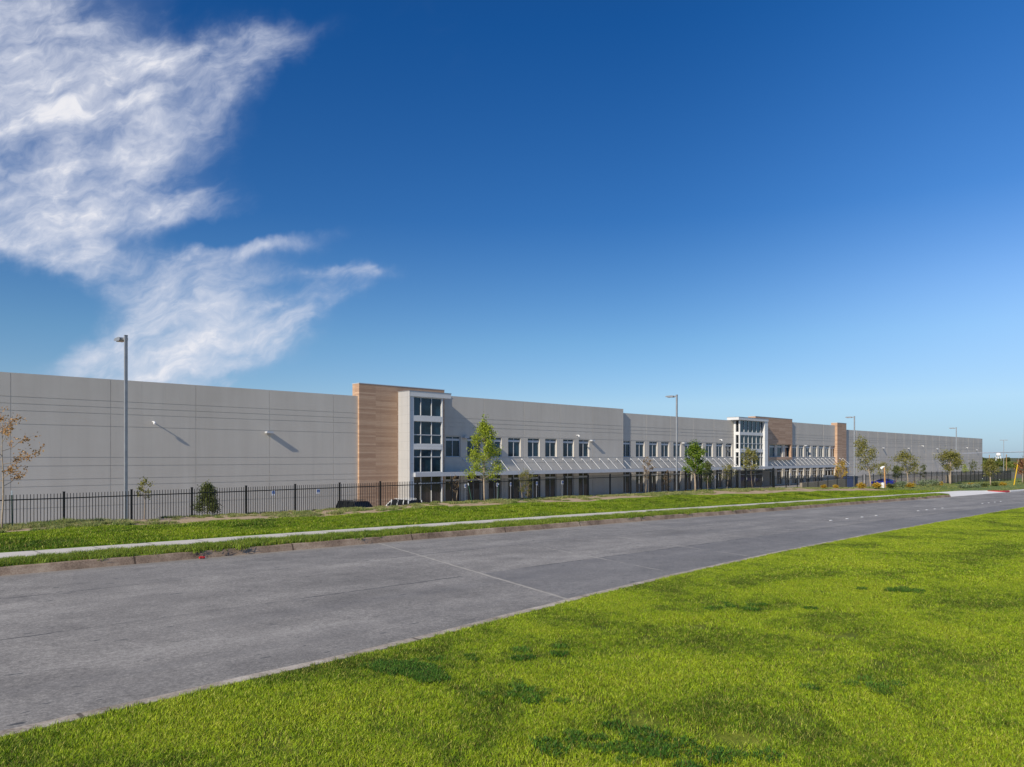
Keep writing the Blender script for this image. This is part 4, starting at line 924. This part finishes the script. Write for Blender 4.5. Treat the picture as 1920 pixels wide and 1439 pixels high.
# ------------------------------------------------------------------ vehicles
def paint(name, col, metal=.3):
    m, t, b = new_mat(name); P = t.node('ShaderNodeTexCoord').outputs['Object']
    t.put(b.inputs['Base Color'], t.ramp(t.noise(P, 3, 4), [(.3, tuple(v*.92 for v in col)), (.7, col)])); b.inputs['Roughness'].default_value = .3; b.inputs['Metallic'].default_value = metal
    b.inputs['Coat Weight'].default_value = .6; b.inputs['Coat Roughness'].default_value = .05; return m
M['tyre'] = simple('tyre_rubber', (.015, .015, .016), .8); M['rim'] = simple('alloy_rim', (.45, .46, .48), .3, .7)
M['tail'] = simple('red_lens', (.45, .01, .01), .25); M['head'] = simple('clear_lens', (.6, .63, .66), .15)
def car(name, label, u, y, rz, col, kind, metal=.2):
    """x forward; profile sides, tapered cabin, glass, pillars, wheels"""
    r0 = thing(name, label, 'car', (u, y, .15 if kind == 'suv' else .012), rz); bm_ = paint(name+'_paint', col, metal)
    if kind == 'suv':
        L, Wd, H = 4.9, 1.95, 1.85; body = [(-2.42,.45),(-2.45,.8),(-2.38,1.12),(1.05,1.14),(1.35,1.10),(2.2,1.0),(2.42,.85),(2.45,.42),(2.2,.3),(-2.25,.3)]
        cab = [(-2.36,1.14),(-2.15,1.80),(-1.7,1.85),(.25,1.84),(.45,1.79),(1.25,1.14)]; pil = [-1.45, -.55, .45]; wx = (-1.48, 1.5)
    else:
        L, Wd, H = 4.7, 1.85, 1.42; body = [(-2.32,.45),(-2.35,.85),(-2.2,1.0),(-1.2,1.0),(.85,.95),(1.9,.83),(2.28,.68),(2.35,.4),(2.1,.26),(-2.15,.26)]
        cab = [(-1.95,.99),(-1.2,1.34),(-.6,1.42),(.05,1.40),(.25,1.35),(1.15,.93)]; pil = [-.95, -.15]; wx = (-1.4, 1.42)
    mb = MB(); n = len(body)
    for yy, s in ((-Wd/2+.06, .985), (-Wd/2, 1), (Wd/2, 1), (Wd/2-.06, .985)): pass
    ys = [(-Wd/2, .93), (-Wd/2+.07, 1.0), (Wd/2-.07, 1.0), (Wd/2, .93)]; zc = .68
    for yy, s in ys: mb.v += [(p[0]*(.985 if s < 1 else 1), yy, zc+(p[1]-zc)*s) for p in body]
    for k in range(3):
        for q in range(n): mb.f.append((k*n+(q+1) % n, k*n+q, (k+1)*n+q, (k+1)*n+(q+1) % n)); mb.mi.append(0)
    mb.f += [tuple(range(n)), tuple(range(4*n-1, 3*n-1, -1))]; mb.mi += [0, 0]
    mb.build('body', bm_, r0, bevel=.03)
    gm = MB(); n = len(cab); zb_ = cab[0][1]
    def wid(z, s): return s*(Wd/2-.06-(z-zb_)*.28)
    for s in (-1, 1): gm.v += [(p[0], wid(p[1], s), p[1]) for p in cab]
    gm.f += [tuple(range(n)), tuple(range(2*n-1, n-1, -1))]; gm.mi += [0, 0]
    for q in range(n): gm.f.append(((q+1) % n, q, n+q, n+(q+1) % n)); gm.mi.append(0)
    gm.build('window_glass', M['darkglass'], r0)
    rf = MB(); top = [p for p in cab if p[1] > zb_+.3*(H-zb_)+.28] if kind == 'suv' else [p for p in cab if p[1] > 1.33]
    top = sorted(top); zz = lambda x: float(np.interp(x, [p[0] for p in top], [p[1] for p in top]))
    xs_ = np.linspace(top[0][0], top[-1][0], 8); i0 = len(rf.v)
    for x in xs_:
        for s in (-1, -.6, .6, 1): rf.v.append((x, wid(zz(x), s)*1.02, zz(x)+(.035 if abs(s) < 1 else -.07)))
    for a in range(7):
        for b in range(3): rf.f.append((i0+a*4+b, i0+(a+1)*4+b, i0+(a+1)*4+b+1, i0+a*4+b+1)); rf.mi.append(0)
    rf.build('roof', bm_, r0, smooth=False)
    pm_ = MB()
    for s in (-1, 1):
        y_ = lambda z: wid(z, s)+s*.012
        for x in pil: zt = zz(x)-.03; pm_.tube([(x-.03, y_(zb_), zb_), (x, y_(zt), zt)], .05, 4)
        pm_.tube([(cab[-1][0], y_(zb_), zb_), (cab[-2][0], y_(cab[-2][1]), cab[-2][1])], .045, 4); pm_.tube([(cab[0][0], y_(zb_), zb_), (cab[1][0], y_(cab[1][1]), cab[1][1])], .06, 4)
        if kind == 'suv': pm_.tube([(-1.8, wid(1.85, s)*.95, 1.93), (.1, wid(1.85, s)*.95, 1.92)], .022, 5)
    pm_.build('pillars', bm_, r0)
    for x in wx:
        for s in (-1, 1):
            w_ = MB(); w_.revolve([(.2, -.1), (.34, -.1), (.36, -.07), (.36, .07), (.34, .1), (.2, .1)], (0, 0, 0), 20, 'y')
            wh = w_.build('wheel', M['tyre'], r0, smooth=True, loc=(x, s*(Wd/2-.06), .36))
            q_ = MB(); q_.revolve([(.001, .08*s), (.06, .09*s), (.2, .06*s), (.215, .095*s), (.22, -.05*s)], (0, 0, 0), 12, 'y'); q_.build('rim', M['rim'], wh)
    for s in (-1, 1):
        z_ = .9 if kind == 'suv' else .8
        a = MB(); a.box(-2.43, -2.3, *sorted((s*.55, s*(Wd/2-.03))), z_, z_+.14); a.build('tail_light', M['tail'], r0)
        a = MB(); a.box(2.1, 2.36, *sorted((s*.5, s*(Wd/2-.1))), z_-.2, z_-.08); a.build('headlight', M['head'], r0)
        a = MB(); a.box(.75, .9, *sorted((s*(Wd/2-.02), s*(Wd/2+.16))), zb_, zb_+.13); a.build('wing_mirror', bm_, r0, bevel=.02)
    return r0
DC = 58.5
car('parked_suv', 'black boxy parked car with only its roof and windows above the bank', ux(672, DC), DC, R(-90), (.008, .009, .012), 'suv', .1)
car('parked_suv', 'white parked car with roof rails beside the black one', ux(752, DC), DC, R(90), (.78, .78, .76), 'suv', 0)
car('parked_car', 'silver car roof showing under the canopy behind the pale green shrub', ux(972, DC), DC, R(90), (.45, .47, .5), 'sedan', .5)
car('parked_car', 'bright blue car seen side on through the fence', ux(1656, 57.5), 57.5, R(90), (.004, .02, .42), 'sedan', .25)

# ------------------------------------------------------------------ small street furniture
M['sign_blue'] = simple('sign_blue', (.02, .12, .42), .4); M['yellow'] = simple('yellow_plastic', (.75, .47, .01), .5, 0, .05)
M['pole_wood'] = mat_ground('weathered_pole', [(.3, (.25, .15, .06)), (.7, (.46, .31, .14))], 4, 30, .5)
M['orange'] = simple('orange_timber', (.50, .27, .10), .6)
M['bin_blue'] = simple('navy_metal', (.02, .04, .12), .5)
M['tower_white'] = simple('water_tower_white', (.85, .85, .84), .5, 0, .02)
for i, (x, lbl) in enumerate(((512,'first accessible parking sign, left of the joint in the plain grey wall'),(596,'accessible parking sign just left of the black parked car'),(872,'accessible parking sign left of the yellow green tree'),(932,'accessible parking sign right of the yellow green tree trunk'),(957.5,'accessible parking sign above the silver car'),(1006,'accessible parking sign right of the pale green shrub'),(1054,'accessible parking sign before the sixth ground floor window'),(1481,'pale parking sign behind the gate'),(1498,'pale parking sign behind the low fence'),(1341,'parking sign left of the glass tower'))):
    d = 66.0; u = ux(x, d); r0 = thing('parking_sign', lbl, 'sign', (u, d, .01), 0, 'accessible parking signs'); H = 2.9
    a = MB(); a.tube([(0, 0, -.1), (0, 0, H)], .03, 6); a.build('post', M['galv'], r0)
    a = MB(); a.box(-.16, .16, -.055, -.035, H-.5, H-.02); sp_ = a.build('sign_plate', M['white'], r0)
    a = MB(); a.box(-.13, .13, -.062, -.057, H-.36, H-.1); a.build('sign_face', M['sign_blue'], sp_)
    # wheelchair mark: head, body, wheel
    a = MB(); a.revolve([(.001, -.003), (.02, -.003), (.02, .0), (.001, .0)], (0, -.064, H-.14), 8, 'y'); a.box(-.015, .012, -.067, -.063, H-.25, H-.165); a.box(.0, .05, -.067, -.063, H-.26, H-.245); a.revolve([(.045, -.003), (.058, -.003), (.058, 0), (.045, 0)], (0, -.064, H-.27), 12, 'y'); a.build('sign_symbol', M['white'], sp_)
# raised lane markers in groups of four
k_ = 0
mk = MB(); mk.revolve([(.001, .022), (.05, .018), (.075, .0), (.001, -.01)], (0, 0, 0), 10); mkm = mk.mesh('lane_marker', M['marker'], True)
names = ('first group of white road studs beyond the joint', 'second group of white road studs', 'group of white road studs nearest the driveway', 'most distant group of white road studs')
for g_, (ua, du) in enumerate(((38.2, 2.1), (51.8, 1.7), (67.2, 1.9), (82, 1.9))):
    for q in range(4):
        u = ua+q*du
        o = bpy.data.objects.new('lane_marker', mkm); C.objects.link(o); o.location = (u, 15.5, float(road_z(u))+.004); o.scale = (2.2, 1.0, 1.0)
        info(o, ('nearest ', 'second ', 'third ', 'last ')[q]+'stud of the '+names[g_], 'road stud', 'white lane studs')
# yellow guy wire guard
a0 = Vector(px(1901, 911, 26.2)); a0.z = ground(a0.x, 26.2); H = zx(1908, 871, 26.2)-a0.z
r0 = thing('guy_wire', 'slanting guy wire with a bright yellow guard near the right edge', 'guy wire', a0); dv = Vector((SN, -CS, 0))
dx = .5*7*proj(a0.x, a0.y, 0)[2]/F*2; a = MB(); a.tube([(0, 0, 0), tuple(dv*dx+Vector((0, 0, H)))], .065, 6); a.build('guard', M['yellow'], r0)
a = MB(); a.tube([tuple(dv*dx+Vector((0, 0, H))), tuple(dv*dx*2.9+Vector((0, 0, H*2.9)))], .012, 4); a.build('wire', M['galv'], r0)
# wooden utility pole at the right edge
up_ = px(1922.5, 912, 27.0); up_.z = ground(up_.x, 27.0); Hp = zx(1922, 788, 27)-up_.z
r0 = thing('utility_pole', 'brown wooden utility pole cut by the right edge of the picture', 'utility pole', up_)
a = MB(); a.tube([(0, 0, -.2), (0, 0, Hp*.5), (0, 0, Hp)], [.24, .21, .17], 10); a.build('pole', M['pole_wood'], r0, smooth=True)
cbz = zx(1919, 847.5, 27)
a = MB(); p0 = Vector((up_.x-.25, 27.0, cbz)); p1 = Vector(px(1700, 851.5, 110)); pts = []
for q in range(13):
    f = q/12; p = p0.lerp(p1, f); p.z -= 1.2*4*f*(1-f)*.12; pts.append(tuple(p))
a.tube(pts, .075, 5); o = a.build('overhead_cable', M['white']); info(o, 'pale overhead cable running from the wooden pole behind the warehouse', 'cable')
# orange timber post with a hooded white fitting
p = px(1660, 915, 29.6); p.z = ground(p.x, 29.6); t_ = proj(*p)[2]; H = zx(1660, 875, 29.6)-p.z
r0 = thing('meter_post', 'orange timber post with white hooded fitting in front of the blue car', 'post', p)
a = MB(); a.tube([(0, 0, -.2), tuple(dv*-.1+Vector((0, 0, H)))], .075, 4); a.build('post', M['orange'], r0)
a = MB(); b0 = dv*-.1+Vector((0, 0, H)); a.tube([tuple(b0), tuple(b0+dv*-.22+Vector((0, 0, -.1))), tuple(b0+dv*-.42+Vector((0, 0, -.28)))], [.07, .13, .15], 8); a.build('hood', M['white'], r0)
a = MB(); a.revolve([(.001, 0), (.2, 0), (.22, .6), (.001, .62)], tuple(dv*-.32), 12); a.build('bucket', M['white'], r0)
# tan masonry end wall behind the low fence
def masonry(name, label, u0, u1, d, z0, z1a, z1b, cat='wall'):
    r0 = MB(); i = 0
    r0.prism([(u0, z0), (u1, z0), (u1, z1b), (u0, z1a)], d, d+.3); o = r0.build(name, M['retaining'], org=(u0, d, z0)); info(o, label, cat); return o
zz_ = lambda x, y, d: zx(x, y, d)
masonry('retaining_wall', 'tan ramp wall rising to the right behind the low black fence', ux(1504, 40), ux(1588, 40), 40, 0, zz_(1504, 906, 40), zz_(1588, 898, 40))
masonry('retaining_wall', 'tan retaining wall beyond the end of the fence by the wooden pole', 161, 270, 43, 0, EYE-3.5, EYE-3.9)
# navy bin and white van end by the pylon
p = px(1595, 906, 44); r0 = thing('waste_container', 'navy blue waste container behind the low fence right of the ramp wall', 'container', (p.x, 44, .0+ground(p.x, 44)))
H = zx(1595, 894, 44)-ground(p.x, 44); a = MB(); a.prism([(-.8, .1), (.8, .1), (1.0, H), (-1.0, H)], -.7, .7); a.build('body', M['bin_blue'], r0, bevel=.03)
a = MB(); a.box(-1.03, 1.03, -.74, .74, H+.002, H+.06); a.build('lid', M['black_steel'], r0)
# red kerb lines in the lot behind the gate
a = MB(); a.box(ux(1456, 50), ux(1502, 50), 50, 50.15, .015, .16); o = a.build('kerb', M['red']); o['kind'] = 'structure'
a = MB(); a.box(ux(1462, 54), ux(1500, 54), 54, 54.15, .015, .16); o = a.build('kerb', M['red']); o['kind'] = 'structure'
# paper litter caught at the kerb
p = Vector((ux(378, FAR-.12), FAR-.14, 0)); p.z = float(road_z(p.x))+.005
r0 = thing('crushed_can', 'crushed red and white can in the gutter beside the long kerb', 'litter', p); a = MB(); a.tube([(-.07, 0, .035), (-.02, .01, .04), (.03, -.01, .035), (.07, 0, .03)], [.03, .036, .028, .033], 8); a.build('can_body', M['red'], r0)
a = MB(); a.tube([(.072, 0, .03), (.1, .01, .03)], [.033, .02], 8); a.build('can_end', M['white'], r0)

# ------------------------------------------------------------------ far background
t_ = 1500; def_x = (1872-960)/F
p = Vector((t_*(def_x*SN+CS), t_*(SN-CS*def_x), -2.0))
r0 = thing('water_tower', 'white water tower on legs above the distant treetops', 'water tower', p)
zc_ = EYE+(HY-853)/F*t_+2
a = MB(); a.revolve([(.001, -3.2), (2.5, -2.9), (4.2, -1.2), (4.5, .6), (3.6, 2.6), (1.6, 3.9), (.001, 4.2)], (0, 0, zc_), 24); a.build('tank', M['tower_white'], r0, smooth=True)
for q in range(6):
    c_, s_ = math.cos(q*1.047), math.sin(q*1.047); a = MB(); a.tube([(5.2*c_, 5.2*s_, 0), (3.9*c_, 3.9*s_, zc_-.5)], .32, 5); a.build('leg', M['tower_white'], r0)
a = MB(); a.tube([(0, 0, 0), (0, 0, zc_-2.5)], .8, 8); a.build('riser_pipe', M['tower_white'], r0)
for x, tt, yt, lb_ in ((1887, 330, 852, 'distant utility pole just right of the double headed lamp post'), (1855, 700, 853, 'very distant thin utility pole left of the water tower')):
    r = (x-960)/F; p = Vector((tt*(r*SN+CS), tt*(SN-CS*r), 0)); r0 = thing('utility_pole', lb_, 'utility pole', p); Hq = EYE+(HY-yt)/F*tt
    a = MB(); a.tube([(0, 0, 0), (0, 0, Hq)], [.2*tt/330, .13*tt/330], 6); a.build('pole', M['pole_wood'], r0); a = MB(); a.box(-1.2*SN, 1.2*SN, -.1, .1, Hq-.8, Hq-.6); a.build('crossarm', M['pole_wood'], r0)
def woods(name, label, t_lo, t_hi, ybase, ytop, n_tree, leaf, seed, x0=1790, x1=2350):
    global rng; rng = np.random.default_rng(seed); random.seed(seed); Ps = []; Ss = []; Ts = []
    tk = MB()
    for k in range(n_tree):
        x = x0+(x1-x0)*(k+random.random())/n_tree; r = (x-960)/F; tt = random.uniform(t_lo, t_hi); c = np.array([tt*(r*SN+CS), tt*(SN-CS*r), 0.0])
        Ht = EYE-(random.uniform(ytop, ytop+7)-HY)/F*tt; rad = random.uniform(.5, .85)*Ht*.6
        tk.tube([(c[0], c[1], -.3), (c[0], c[1], Ht*.6)], [.3, .12], 5)
        tone0 = random.random()
        for _ in range(14):
            cc_ = c+np.array([random.gauss(0, rad*.5), random.gauss(0, rad*.5), Ht*random.uniform(.3, .88)]); m_ = 95
            Ps.append(cc_+rng.normal(size=(m_, 3))*rad*.22); Ss.append(rng.uniform(.35, .8, m_)*tt/420); Ts.append(np.clip(tone0*.4+random.random()*.3+rng.random(m_)*.4, 0, 1))
    me = leaf_mesh(name, np.concatenate(Ps), np.concatenate(Ss), LEAF[leaf], np.concatenate(Ts)); o = bpy.data.objects.new(name, me); C.objects.link(o); info(o, label, 'woods', None, 'stuff')
    t = tk.build('trunks', M['bark_dark'], o); t['kind'] = 'stuff'
woods('woods', 'belt of green and yellowing trees beyond the end of the warehouse', 330, 430, 890, 863, 46, 'wood', 3)
woods('woods', 'dark distant tree line on the horizon behind the nearer trees', 800, 1000, 880, 857, 60, 'dark', 4, 1780, 2600)
